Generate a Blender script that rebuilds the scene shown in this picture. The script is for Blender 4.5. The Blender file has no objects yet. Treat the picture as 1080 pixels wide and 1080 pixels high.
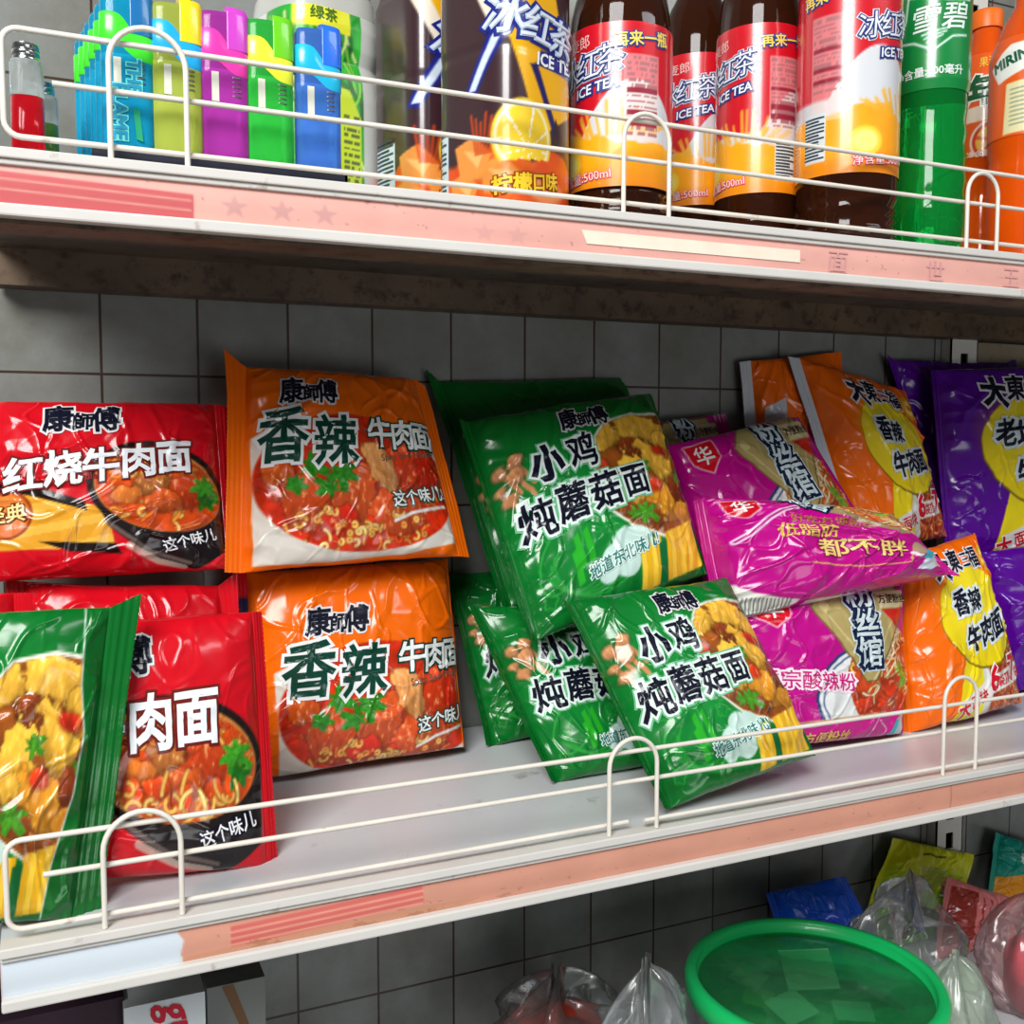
import bpy, bmesh, math, random
import numpy as np
from mathutils import Vector, Matrix

SC = bpy.context.scene
COL = SC.collection
# ------------------------------------------------------------------ camera model
FPX = 1080.0
PHI = math.atan(77 / 1080.0)
TH = math.atan(1080 / (2397 * math.cos(PHI)))
_s, _c, _sp, _cp = math.sin(TH), math.cos(TH), math.sin(PHI), math.cos(PHI)
FWD = np.array([_s * _cp, _c * _cp, -_sp]); RGT = np.array([_c, -_s, 0.0]); UPV = np.array([_s * _sp, _c * _sp, _cp])
EYE = np.array([0.0, 0.0, 1.25])
def ray(px, py): return FWD * FPX + RGT * (px - 540) + UPV * (540 - py)
def atY(px, py, Y): d = ray(px, py); return EYE + d * (Y / d[1])
def atZ(px, py, Z): d = ray(px, py); return EYE + d * ((Z - EYE[2]) / d[2])
def onplane(px, py, P, n): d = ray(px, py); return EYE + d * (np.dot(P - EYE, n) / np.dot(d, n))
cam = bpy.data.cameras.new('camera'); cam.sensor_width = 36; cam.lens = 36.0; cam.clip_start = 0.01
co = bpy.data.objects.new('camera', cam); COL.objects.link(co)
co.matrix_world = Matrix(((RGT[0], UPV[0], -FWD[0], 0), (RGT[1], UPV[1], -FWD[1], 0), (RGT[2], UPV[2], -FWD[2], 1.25), (0, 0, 0, 1)))
SC.camera = co

# ------------------------------------------------------------------ colour + noise
def lin(c):
    c = np.asarray(c, float) / 255.0
    return np.where(c <= 0.04045, c / 12.92, ((c + 0.055) / 1.055) ** 2.4)
def L4(c): r = lin(c); return (float(r[0]), float(r[1]), float(r[2]), 1.0)
def _h(ix, iy, seed):
    n = (ix.astype(np.int64) * 374761393 + iy.astype(np.int64) * 668265263 + seed * 1442695041) & 0x7fffffff
    n = ((n ^ (n >> 13)) * 1274126177) & 0x7fffffff
    n = n ^ (n >> 16)
    return (n & 0xffff) / 65535.0
def vn(x, y, seed=0):
    x = np.asarray(x, float); y = np.asarray(y, float)
    ix = np.floor(x); iy = np.floor(y); fx = x - ix; fy = y - iy
    fx = fx * fx * (3 - 2 * fx); fy = fy * fy * (3 - 2 * fy)
    a = _h(ix, iy, seed); b = _h(ix + 1, iy, seed); c = _h(ix, iy + 1, seed); d = _h(ix + 1, iy + 1, seed)
    return (a * (1 - fx) + b * fx) * (1 - fy) + (c * (1 - fx) + d * fx) * fy
def fbm(x, y, seed=0, o=3):
    t = 0; a = 0.5; f = 1
    for k in range(o):
        t = t + a * vn(x * f, y * f, seed + 17 * k); a *= 0.5; f *= 2.03
    return t / (1 - 0.5 ** o)
def ridge(x, y, seed=0): return 1 - np.abs(2 * vn(x, y, seed) - 1)
def sstep(a, b, x): t = np.clip((x - a) / (b - a), 0, 1); return t * t * (3 - 2 * t)

# ------------------------------------------------------------------ materials
MATS = {}
def newmat(name):
    m = bpy.data.materials.new(name); m.use_nodes = True
    b = m.node_tree.nodes['Principled BSDF']; MATS[name] = m
    return m, m.node_tree.nodes, m.node_tree.links, b
def plain(name, col, rough=0.4, metal=0.0, trans=0.0, ior=1.45, var=0.0, vscale=20, bump=0.0, bscale=80, coat=0.0, dirt=None, dscale=30, dth=0.62):
    if name in MATS: return MATS[name]
    m, N, L, b = newmat(name)
    b.inputs['Roughness'].default_value = rough; b.inputs['Metallic'].default_value = metal
    b.inputs['Transmission Weight'].default_value = trans; b.inputs['IOR'].default_value = ior
    b.inputs['Coat Weight'].default_value = coat
    tc = N.new('ShaderNodeTexCoord')
    nz = N.new('ShaderNodeTexNoise'); nz.inputs['Scale'].default_value = vscale; nz.inputs['Detail'].default_value = 4
    L.new(tc.outputs['Object'], nz.inputs['Vector'])
    rp = N.new('ShaderNodeValToRGB'); c = np.array(L4(col))
    lo = c * (1 - var); hi = np.minimum(c * (1 + var), 1); lo[3] = hi[3] = 1
    rp.color_ramp.elements[0].position = 0.3; rp.color_ramp.elements[1].position = 0.7
    rp.color_ramp.elements[0].color = lo; rp.color_ramp.elements[1].color = hi
    L.new(nz.outputs['Fac'], rp.inputs['Fac'])
    out = rp.outputs['Color']
    if dirt is not None:
        n2 = N.new('ShaderNodeTexNoise'); n2.inputs['Scale'].default_value = dscale; n2.inputs['Detail'].default_value = 8; n2.inputs['Roughness'].default_value = 0.7
        L.new(tc.outputs['Object'], n2.inputs['Vector'])
        r2 = N.new('ShaderNodeValToRGB'); r2.color_ramp.elements[0].position = dth - 0.06; r2.color_ramp.elements[1].position = dth + 0.1
        r2.color_ramp.elements[0].color = (0, 0, 0, 1); r2.color_ramp.elements[1].color = (1, 1, 1, 1)
        L.new(n2.outputs['Fac'], r2.inputs['Fac'])
        mx = N.new('ShaderNodeMixRGB'); L.new(r2.outputs['Color'], mx.inputs['Fac']); L.new(out, mx.inputs['Color1']); mx.inputs['Color2'].default_value = L4(dirt)
        out = mx.outputs['Color']
    L.new(out, b.inputs['Base Color'])
    if bump:
        n3 = N.new('ShaderNodeTexNoise'); n3.inputs['Scale'].default_value = bscale; n3.inputs['Detail'].default_value = 3
        L.new(tc.outputs['Object'], n3.inputs['Vector'])
        bp = N.new('ShaderNodeBump'); bp.inputs['Strength'].default_value = bump; bp.inputs['Distance'].default_value = 0.002
        L.new(n3.outputs['Fac'], bp.inputs['Height']); L.new(bp.outputs['Normal'], b.inputs['Normal'])
    return m
def printed(name, rough=0.25, bump=0.12, bscale=55, coat=0.5, spec=0.5, sat=1.0):
    m, N, L, b = newmat(name)
    at = N.new('ShaderNodeAttribute'); at.attribute_name = 'Col'
    hs = N.new('ShaderNodeHueSaturation'); hs.inputs['Saturation'].default_value = sat
    L.new(at.outputs['Color'], hs.inputs['Color'])
    L.new(hs.outputs['Color'], b.inputs['Base Color'])
    b.inputs['Roughness'].default_value = rough; b.inputs['Coat Weight'].default_value = coat; b.inputs['Coat Roughness'].default_value = 0.12
    b.inputs['Specular IOR Level'].default_value = spec
    if bump:
        tc = N.new('ShaderNodeTexCoord'); n3 = N.new('ShaderNodeTexNoise'); n3.inputs['Scale'].default_value = bscale; n3.inputs['Detail'].default_value = 2
        L.new(tc.outputs['Object'], n3.inputs['Vector'])
        bp = N.new('ShaderNodeBump'); bp.inputs['Strength'].default_value = bump; bp.inputs['Distance'].default_value = 0.004
        L.new(n3.outputs['Fac'], bp.inputs['Height']); L.new(bp.outputs['Normal'], b.inputs['Normal']); L.new(bp.outputs['Normal'], b.inputs['Coat Normal'])
    return m
FILM = printed('printed_film', 0.2, 0.07, 60, 0.12, .42)
_N, _L = FILM.node_tree.nodes, FILM.node_tree.links
_b = _N['Principled BSDF']; _old = _b.inputs['Normal'].links[0].from_node
_tc = _N.new('ShaderNodeTexCoord'); _n = _N.new('ShaderNodeTexNoise'); _n.inputs['Scale'].default_value = 14; _v = _N.new('ShaderNodeTexVoronoi'); _v.inputs['Scale'].default_value = 26; _v.feature = 'DISTANCE_TO_EDGE'
_m = _N.new('ShaderNodeMixRGB'); _m.inputs['Fac'].default_value = .12; _L.new(_tc.outputs['Object'], _n.inputs['Vector']); _L.new(_tc.outputs['Object'], _m.inputs['Color1']); _L.new(_n.outputs['Color'], _m.inputs['Color2']); _L.new(_m.outputs['Color'], _v.inputs['Vector'])
_bp = _N.new('ShaderNodeBump'); _bp.inputs['Strength'].default_value = .11; _bp.inputs['Distance'].default_value = .006; _L.new(_v.outputs['Distance'], _bp.inputs['Height']); _L.new(_old.outputs['Normal'], _bp.inputs['Normal'])
_L.new(_bp.outputs['Normal'], _b.inputs['Normal']); _L.new(_bp.outputs['Normal'], _b.inputs['Coat Normal'])
SLEEVE = printed('printed_sleeve', 0.3, 0.03, 40, 0.6)
PAPER = printed('printed_paper', 0.55, 0.04, 120, 0.0, 0.3)

# ------------------------------------------------------------------ mesh building
class MB:
    def __init__(s): s.v = []; s.f = []; s.c = []; s.n = 0
    def add(s, V, F, col=(200, 200, 200)):
        V = np.asarray(V, float).reshape(-1, 3); k = len(V)
        if isinstance(col, np.ndarray) and col.shape == (k, 3): C = lin(col)
        else: C = np.tile(lin(col), (k, 1))
        s.v.append(V); s.c.append(C); b = s.n
        s.f.extend([tuple(i + b for i in f) for f in F]); s.n += k
        return s
    def grid(s, P, col=(200, 200, 200), cu=False, cv=False, flip=False):
        m, n = P.shape[:2]; F = []
        for i in range(m - (0 if cv else 1)):
            i2 = (i + 1) % m
            for j in range(n - (0 if cu else 1)):
                j2 = (j + 1) % n
                q = (i * n + j, i * n + j2, i2 * n + j2, i2 * n + j)
                F.append(q[::-1] if flip else q)
        if isinstance(col, np.ndarray) and col.ndim == 3: col = col.reshape(-1, 3)
        return s.add(P.reshape(-1, 3), F, col)
    def box(s, lo, hi, col=(200, 200, 200)):
        x0, y0, z0 = lo; x1, y1, z1 = hi
        V = [(x0, y0, z0), (x1, y0, z0), (x1, y1, z0), (x0, y1, z0), (x0, y0, z1), (x1, y0, z1), (x1, y1, z1), (x0, y1, z1)]
        return s.add(V, [(0, 3, 2, 1), (4, 5, 6, 7), (0, 1, 5, 4), (1, 2, 6, 5), (2, 3, 7, 6), (3, 0, 4, 7)], col)
    def tube(s, pts, r, seg=10, col=(200, 200, 200)):
        pts = [np.array(p, float) for p in pts]; rings = []
        up = None
        for i, p in enumerate(pts):
            t = pts[min(i + 1, len(pts) - 1)] - pts[max(i - 1, 0)]; t /= np.linalg.norm(t)
            if up is None:
                up = np.array([0, 0, 1.0]) if abs(t[2]) < 0.9 else np.array([1.0, 0, 0])
            a = np.cross(t, up); a /= np.linalg.norm(a); up = np.cross(a, t)
            rings.append([p + r * (math.cos(q) * a + math.sin(q) * up) for q in np.linspace(0, 2 * math.pi, seg, endpoint=False)])
        P = np.array(rings); m = len(pts); b = s.n
        s.grid(P, col, cu=True)
        s.add(P[0], [tuple(range(seg))[::-1]], col); s.add(P[-1], [tuple(range(seg))], col)
        return s
    def lathe(s, prof, seg=48, col=(200, 200, 200), p=2.0, rot=0.0, sx=1.0, sy=1.0, caps=True):
        th = np.linspace(0, 2 * math.pi, seg, endpoint=False)
        rr = (np.abs(np.cos(th)) ** p + np.abs(np.sin(th)) ** p) ** (-1 / p)
        ux, uy = rr * np.cos(th) * sx, rr * np.sin(th) * sy
        cr, sr = math.cos(rot), math.sin(rot); vx, vy = ux * cr - uy * sr, ux * sr + uy * cr
        P = np.array([np.stack([r * vx, r * vy, np.full(seg, z)], -1) for r, z in prof]); b = s.n
        s.grid(P, col, cu=True)
        if caps and prof[0][0] > 1e-3: s.add(P[0], [tuple(range(seg))[::-1]], col)
        if caps and prof[-1][0] > 1e-3: s.add(P[-1], [tuple(range(seg))], col)
        return s
    def build(s, name, mat, parent=None, smooth=True, loc=None, bevel=0.0, ang=None):
        me = bpy.data.meshes.new(name); V = np.concatenate(s.v); C = np.concatenate(s.c)
        me.from_pydata(V.tolist(), [], s.f); me.update()
        at = me.color_attributes.new('Col', 'FLOAT_COLOR', 'POINT')
        at.data.foreach_set('color', np.concatenate([C, np.ones((len(C), 1))], 1).astype(np.float32).ravel())
        for m in (mat if isinstance(mat, (list, tuple)) else [mat]): me.materials.append(m)
        if smooth: me.polygons.foreach_set('use_smooth', [True] * len(me.polygons))
        o = bpy.data.objects.new(name, me); COL.objects.link(o)
        if parent is not None: o.parent = parent
        if loc is not None: o.location = loc
        if bevel:
            md = o.modifiers.new('bevel', 'BEVEL'); md.width = bevel; md.segments = 2; md.limit_method = 'ANGLE'
        if ang is not None:
            me.set_sharp_from_angle(angle=math.radians(ang))
        return o
def tag(o, label, cat, group=None):
    o['label'] = label; o['category'] = cat
    if group: o['group'] = group
    return o
def thing(name, label, cat, loc=(0, 0, 0), group=None):
    o = bpy.data.objects.new(name, None); COL.objects.link(o); o.empty_display_size = 0.02
    o.location = loc
    return tag(o, label, cat, group)
def copy_tree(o, loc, label):
    r = o.copy(); COL.objects.link(r); r.location = loc; r['label'] = label
    for ch in list(o.children):
        c = ch.copy(); COL.objects.link(c); c.parent = r
        for g in ch.children:
            d = g.copy(); COL.objects.link(d); d.parent = c
    return r

# ------------------------------------------------------------------ lettering
_TX = {}
def glyphs(txt, off=0.0, shear=0.0, sub=0.11):
    k = (txt, off, shear)
    if k in _TX: return _TX[k]
    if off != 0.0:
        V, F = glyphs(txt, 0.0, shear)
        if not len(V): return V, F
        # grow the outline by a ring of quads around every contour
        cnt = {}
        for f in F:
            for i in range(3):
                e = (f[i], f[(i + 1) % 3]); cnt[e] = 1
        bd = [e for e in cnt if (e[1], e[0]) not in cnt]
        nrm = {}
        for i, j in bd:
            d = V[j] - V[i]; d = d / (np.linalg.norm(d) + 1e-12); n = np.array([d[1], -d[0]])
            for q in (i, j): nrm.setdefault(q, []).append(n)
        V2 = [tuple(v) for v in V]; F2 = list(F); idx = {}
        for q, ns in nrm.items():
            m = np.mean(ns, 0); l = np.linalg.norm(m)
            m = ns[0] if l < .3 else m / l; sc = 1 / max(.55, float(np.dot(m, ns[0])))
            idx[q] = len(V2); V2.append(tuple(V[q] + m * off * min(sc, 1.6)))
        P = np.array(V2)
        for i, j in bd:
            for tr in ((i, idx[i], idx[j]), (i, idx[j], j)):
                if np.cross(P[tr[1]] - P[tr[0]], P[tr[2]] - P[tr[0]]) < 0: tr = tr[::-1]
                F2.append(tr)
        _TX[k] = (P, F2); return _TX[k]
    cu = bpy.data.curves.new('t', 'FONT'); cu.body = txt; cu.size = 1.0; cu.shear = shear
    cu.resolution_u = 2; cu.align_x = 'CENTER'; cu.align_y = 'CENTER'; cu.fill_mode = 'FRONT'
    o = bpy.data.objects.new('t', cu); COL.objects.link(o)
    dg = bpy.context.evaluated_depsgraph_get(); me = o.evaluated_get(dg).to_mesh()
    bm = bmesh.new(); bm.from_mesh(me); bmesh.ops.remove_doubles(bm, verts=bm.verts[:], dist=1e-5); bmesh.ops.triangulate(bm, faces=bm.faces[:])
    for _ in range(4):
        es = [e for e in bm.edges if e.calc_length() > sub]
        if not es: break
        bmesh.ops.subdivide_edges(bm, edges=es, cuts=1)
        bmesh.ops.triangulate(bm, faces=bm.faces[:])
    bm.verts.index_update()
    V = np.array([v.co[:2] for v in bm.verts]).reshape(-1, 2); F = [tuple(v.index for v in f.verts) for f in bm.faces]
    F = [f if np.cross(V[f[1]] - V[f[0]], V[f[2]] - V[f[0]]) >= 0 else f[::-1] for f in F]
    bm.free(); o.evaluated_get(dg).to_mesh_clear(); bpy.data.objects.remove(o); bpy.data.curves.remove(cu)
    if len(V): V = V - (V.max(0) + V.min(0)) / 2
    _TX[k] = (V, F); return _TX[k]

# ------------------------------------------------------------------ printed artwork (painted on a cm grid, lettering as mesh)
class Art:
    def __init__(s, x0, x1, H, n, m, base):
        s.x0, s.x1, s.H = x0, x1, H
        s.X, s.Y = np.meshgrid(np.linspace(x0, x1, n), np.linspace(0, H, m))
        s.c = np.tile(np.array(base, float), (m, n, 1)); s.base = base; s.t = []; s.soft = max((x1 - x0) / n, H / m) * 1.0
    def over(s, a, col):
        a = np.clip(a, 0, 1)[..., None]; s.c = s.c * (1 - a) + np.asarray(col, float) * a; return s
    def sdp(s, pts):
        P = np.array(pts, float); d = np.full(s.X.shape, 1e9); ins = np.zeros(s.X.shape, bool)
        for i in range(len(P)):
            a = P[i - 1]; b = P[i]; ex, ey = b - a; wx, wy = s.X - a[0], s.Y - a[1]
            t = np.clip((wx * ex + wy * ey) / (ex * ex + ey * ey + 1e-12), 0, 1)
            d = np.minimum(d, np.hypot(wx - t * ex, wy - t * ey))
            cnd = ((a[1] <= s.Y) & (b[1] > s.Y)) | ((b[1] <= s.Y) & (a[1] > s.Y))
            with np.errstate(divide='ignore', invalid='ignore'):
                xi = a[0] + (s.Y - a[1]) / (b[1] - a[1] if b[1] != a[1] else 1e-9) * ex
            ins ^= cnd & (s.X < xi)
        return np.where(ins, -d, d)
    def poly(s, pts, col, grow=0.0): return s.over(0.5 - (s.sdp(pts) - grow) / s.soft, col)
    def line(s, pts, w, col, al=1.0):
        d = np.full(s.X.shape, 1e9)
        for (ax, ay), (bx, by) in zip(pts[:-1], pts[1:]):
            ex, ey = bx - ax, by - ay; wx, wy = s.X - ax, s.Y - ay
            t = np.clip((wx * ex + wy * ey) / (ex * ex + ey * ey + 1e-12), 0, 1)
            d = np.minimum(d, np.hypot(wx - t * ex, wy - t * ey))
        return s.over((0.5 - (d - w / 2) / s.soft) .clip(0, 1) * al, col)
    def ed(s, cx, cy, rx, ry, rot=0):
        a = math.radians(rot); dx, dy = s.X - cx, s.Y - cy
        x = dx * math.cos(a) + dy * math.sin(a); y = -dx * math.sin(a) + dy * math.cos(a)
        r = np.hypot(x / rx, y / ry)
        return (r - 1) * min(rx, ry), x / rx, y / ry
    def ell(s, cx, cy, rx, ry, col, rot=0, soft=None, al=1.0):
        d, _, _ = s.ed(cx, cy, rx, ry, rot); return s.over((0.5 - d / (soft or s.soft)).clip(0, 1) * al, col)
    def chunk(s, cx, cy, rx, ry, rot, col, seed, mask=1.0, hi=(255, 215, 150), fine=6.0):
        d, x, y = s.ed(cx, cy, rx, ry, rot); nz = fbm(s.X * 1.6, s.Y * 1.6, seed)
        d = d + (nz - 0.5) * min(rx, ry) * 0.9
        a = (0.5 - d / (s.soft * 1.6)).clip(0, 1) * mask
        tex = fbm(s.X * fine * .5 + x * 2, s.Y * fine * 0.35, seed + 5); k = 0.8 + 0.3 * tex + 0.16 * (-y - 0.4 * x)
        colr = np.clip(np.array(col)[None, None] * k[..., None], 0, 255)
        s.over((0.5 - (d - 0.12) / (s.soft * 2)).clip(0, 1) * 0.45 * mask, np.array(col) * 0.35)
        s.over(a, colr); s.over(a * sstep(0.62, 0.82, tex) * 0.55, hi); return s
    def noodles(s, x0, y0, x1, y1, n, w, cols, seed, mask=1.0, ln=1.2, curl=2.2, dirn=None):
        r = random.Random(seed)
        for _ in range(n):
            x, y = r.uniform(x0, x1), r.uniform(y0, y1); a = r.uniform(0, 6.28) if dirn is None else dirn + r.uniform(-.35, .35)
            k = r.uniform(-curl, curl); pts = [(x, y)]
            for _ in range(6):
                a += k * 0.25; x += math.cos(a) * ln / 6; y += math.sin(a) * ln / 6; pts.append((x, y))
            c = np.array(r.choice(cols)) * r.uniform(0.85, 1.08)
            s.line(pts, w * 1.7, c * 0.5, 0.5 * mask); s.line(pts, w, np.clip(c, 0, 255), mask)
        return s
    def leaf(s, cx, cy, r, rot, col, seed, mask=1.0):
        rn = random.Random(seed); pts = []
        for i in range(18):
            a = i / 18 * 6.283 + math.radians(rot); q = r * (1.0 if i % 3 else 0.55) * rn.uniform(.75, 1.1) * (1 + .35 * math.cos(a * 1 - math.radians(rot)))
            pts.append((cx + q * math.cos(a), cy + q * math.sin(a) * .8))
        d = s.sdp(pts); k = .7 + .6 * fbm(s.X * 4, s.Y * 4, seed)
        s.over((0.5 - d / s.soft).clip(0, 1) * mask, np.clip(np.array(col)[None, None] * k[..., None], 0, 255)); return s
    def text(s, txt, x, y, size, col, rot=0, outs=(), shear=0.0, bold=0.015, sx=1.0, layer=1):
        outs = sorted(outs, key=lambda q: -q[0])
        for i, (w, c) in enumerate(outs): s.t.append((txt, x, y, size, c, rot, w + bold, shear, sx, layer + i))
        s.t.append((txt, x, y, size, col, rot, bold, shear, sx, layer + len(outs))); return s
    def stamp(s, mb, fn):
        # fn maps (x cm, y cm, lift in m) arrays to 3-D points
        for txt, x, y, size, col, rot, off, shear, sx, lay in s.t:
            V, F = glyphs(txt, off, shear)
            if not len(V): continue
            a = math.radians(rot); px, py = V[:, 0] * size * sx, V[:, 1] * size
            qx, qy = px * math.cos(a) - py * math.sin(a) + x, y - (px * math.sin(a) + py * math.cos(a))
            ok = (qx > s.x0) & (qx < s.x1) & (qy > 0) & (qy < s.H)
            F2 = [f for f in F if ok[list(f)].all()]
            if F2: mb.add(fn(qx, qy, 0.00048 * lay), F2, col)

def shifted(a, dx, dy):
    b = Art(a.x0, a.x1, a.H, a.X.shape[1], a.X.shape[0], a.base); m, n = a.X.shape
    i = int(round(dy / a.H * m)); j = int(round(dx / (a.x1 - a.x0) * n)); c = b.c
    c[max(i, 0):m + min(i, 0), max(j, 0):n + min(j, 0)] = a.c[max(-i, 0):m - max(i, 0), max(-j, 0):n - max(j, 0)]
    b.t = [(q[0], q[1] + dx, q[2] + dy) + q[3:] for q in a.t]; return b
# ------------------------------------------------------------------ noodle packets
NU, NV = 170, 150
def bil(Pg, u, v):
    m, n = Pg.shape[:2]; x = np.clip(u, 0, 1) * (n - 1); y = np.clip(v, 0, 1) * (m - 1)
    i = np.minimum(y.astype(int), m - 2); j = np.minimum(x.astype(int), n - 2); fy = (y - i)[:, None]; fx = (x - j)[:, None]
    return (Pg[i, j] * (1 - fx) + Pg[i, j + 1] * fx) * (1 - fy) + (Pg[i + 1, j] * (1 - fx) + Pg[i + 1, j + 1] * fx) * fy
def quad3(pts, Y, lean, yaw, anchor):
    a, b = math.radians(lean), math.radians(yaw)
    n = np.array([math.sin(b) * math.cos(a), -math.cos(b) * math.cos(a), math.sin(a)])
    P = atY(anchor[0], anchor[1], Y)
    return [onplane(x, y, P, n) for x, y in pts], n
def packet(label, group, art, pts, Y, lean, anchor, yaw=0, A=0.02, seed=1, wr=1.0, seals=((0.012, 20, None), (0.012, 20, None)), pw=2.7, sag=0.0, name='noodle_packet', cat='packet', twist=(0, 0, 0, 0), shrink=0.008, rest=None, ear=(0, 0)):
    q, n = quad3(pts, Y, lean, yaw, anchor)
    if rest is not None:
        for i, j in ((3, 0), (2, 1)): q[i] = q[i] + (q[j] - q[i]) * (rest - q[i][2]) / (q[j][2] - q[i][2])
    q = [q[i] + n * twist[i] for i in range(4)]
    TL, TR, BR, BL = q
    base = np.array([(q[2] + q[3])[0] / 2, (q[2] + q[3])[1] / 2, min(q[2][2], q[3][2])])
    root = thing(name, label, cat, tuple(base), group)
    wid = np.linalg.norm(TR - TL) * .5 + np.linalg.norm(BR - BL) * .5
    # section across the tube, arc-length spaced
    th = np.linspace(-math.pi / 2, math.pi / 2, 2001); yy = np.sign(np.sin(th)) * np.abs(np.sin(th)) ** (2 / pw); zz = np.abs(np.cos(th)) ** (2 / pw)
    ar = A * 1.0 / (0.5 * np.linalg.norm(BL - TL))
    sl = np.concatenate([[0], np.cumsum(np.hypot(np.diff(yy), np.diff(zz) * ar))]); sl /= sl[-1]
    v = np.linspace(0, 1, NV); ys = np.interp(v, sl, yy); zs = np.interp(v, sl, zz)
    u = np.linspace(0, 1, NU)
    au = 1.15 * A * np.clip(1 - np.abs(2 * u - 1) ** 3.2, 0, 1) ** 0.75
    U, Vv = np.meshgrid(u, v); YS = np.repeat(ys[:, None], NU, 1); ZS = np.repeat(zs[:, None], NU, 1)
    mid = 1 - np.abs(2 * U - 1) ** 2
    ext = 1 - shrink * mid + 0.035 * (fbm(U * 4, np.sign(YS) * 3 + 5, seed + 3) - 0.5) * (1 if wr else 0)
    vv = 0.5 + 0.5 * YS * ext
    B = (TL[None, None] * (1 - U)[..., None] + TR[None, None] * U[..., None]) * (1 - vv)[..., None] + (BL[None, None] * (1 - U)[..., None] + BR[None, None] * U[..., None]) * vv[..., None]
    edge = np.exp(-np.minimum(U, 1 - U) / 0.11)
    env = np.clip(ZS, 0, 1) ** 0.6 * np.clip(np.minimum(U, 1 - U) / 0.03, 0, 1)
    w1 = (fbm(U * 3.2, Vv * 3.2, seed) - 0.5) * 0.008
    wc = (ridge(Vv * 9 + 2 * vn(U * 4, Vv * 3, seed + 9), U * 1.6, seed + 21) ** 2 - .35) * 0.006 * edge
    wt = (ridge(U * 8 + 2 * vn(U * 3, Vv * 4, seed + 8), Vv * 1.6, seed + 31) ** 2 - .35) * 0.0035 * np.exp(-np.minimum(Vv, 1 - Vv) / 0.16)
    cr = np.maximum(ridge(U * 3.1 + Vv * 1.3 + .7 * vn(U * 5, Vv * 5, seed + 2), Vv * 2.7 - U, seed + 41) - 0.84, 0) * 0.011
    cr3 = np.maximum(ridge(U * 7.1 + Vv * 3.3 + vn(U * 6, Vv * 6, seed + 4), Vv * 6.2 - U * 3, seed + 47) - 0.88, 0) * 0.011 + np.maximum(ridge(U * 2.3 + Vv * 4.1 + .8 * vn(U * 7, Vv * 7, seed + 6), Vv * .8 + U * 2, seed + 53) - .88, 0) * .016
    cr2 = np.maximum(ridge(U * 5.3 - Vv * 2.2, Vv * 4.3 + U * 2, seed + 43) - 0.86, 0) * 0.010
    D = wr * (w1 + wc + wt + cr + cr2 + cr3) * env
    warp = (fbm(U * 1.5, Vv * 1.5, seed + 77) - .5) * 0.006 * wr + sag * (1 - (2 * U - 1) ** 2)
    au2 = au[None, :] * (1 + .25 * (fbm(U * 2, Vv * 0 + 2, seed + 5) - .5))
    Pf = B + n * (au2 * ZS + D + warp)[..., None]
    Pb = B - n * (au2 * ZS * 0.8 - warp)[..., None]
    loc = base
    mb = MB(); mb.grid(Pf - loc, art.c, flip=True)
    kb = 6; mb.grid(np.ascontiguousarray(Pb[::kb, ::kb] if False else Pb[:, ::2]) - loc, np.ascontiguousarray(np.repeat(art.c[:, :1], NU, 1)[:, ::2]))
    du = np.gradient(Pf, axis=1); dv = np.gradient(Pf, axis=0); Nn = np.cross(dv, du); Nn /= np.maximum(np.linalg.norm(Nn, axis=2, keepdims=True), 1e-9)
    fl = np.sign((Nn @ n).mean()); Nn *= fl
    def fn(x, y, lift):
        uu = (x - art.x0) / (art.x1 - art.x0); vq = y / art.H
        return bil(Pf, uu, vq) + bil(Nn, uu, vq) * (lift + 0.0002) - loc
    art.stamp(mb, fn)
    mb.build('wrapper', FILM, root)
    # crimped end seals
    for side in (0, 1):
        sw, bend, scol = seals[side]
        if not sw: continue
        j = 0 if side == 0 else NU - 1
        E0 = Pf[:, j]; out = (TL - TR) if side == 0 else (TR - TL); out = out / np.linalg.norm(out)
        k = 13; tt = np.linspace(0, 1, k); bd = math.radians(bend); rows = []
        al = np.linspace(0, 1, len(E0)); teeth = 0.0008 * np.abs(((al * 55) % 1) * 2 - 1)
        wav = 0.004 * (fbm(al * 5, al * 0 + 3.3, seed + 12 + side) - .5) * wr
        for t in tt:
            a_ = bd * min(1, t * 2.2); d = out * math.cos(a_) + n * math.sin(a_); nn = n * math.cos(a_) - out * math.sin(a_)
            rows.append(E0 + ((TL - BL) / np.linalg.norm(TL - BL) * ear[side] * t + out * ear[side] * .3 * t) * (np.clip(1 - al / .35, 0, 1) ** 1.5)[:, None] + d * (t * sw + teeth[:, None] * t) + nn * (0.0005 * math.sin(t * 2 * math.pi * 3.5) + (wav * t)[:, None]))
        P = np.stack(rows, 1)
        if isinstance(scol, list): cc = np.stack([np.interp(np.linspace(0, 1, len(E0)), [q[0] for q in scol], [q[1][c_] for q in scol]) for c_ in range(3)], -1)[:, None]
        else: cc = np.tile(np.array(art.base if scol is None else scol, float), (len(E0), 1, 1))
        cc = np.repeat(cc, k, 1)
        m2 = MB(); m2.grid(P - loc, np.ascontiguousarray(cc), flip=(side == 1)); m2.grid(P - loc - n * 0.0006, np.ascontiguousarray(cc), flip=(side == 0))
        m2.build('seal', FILM, root)
    return root

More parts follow.
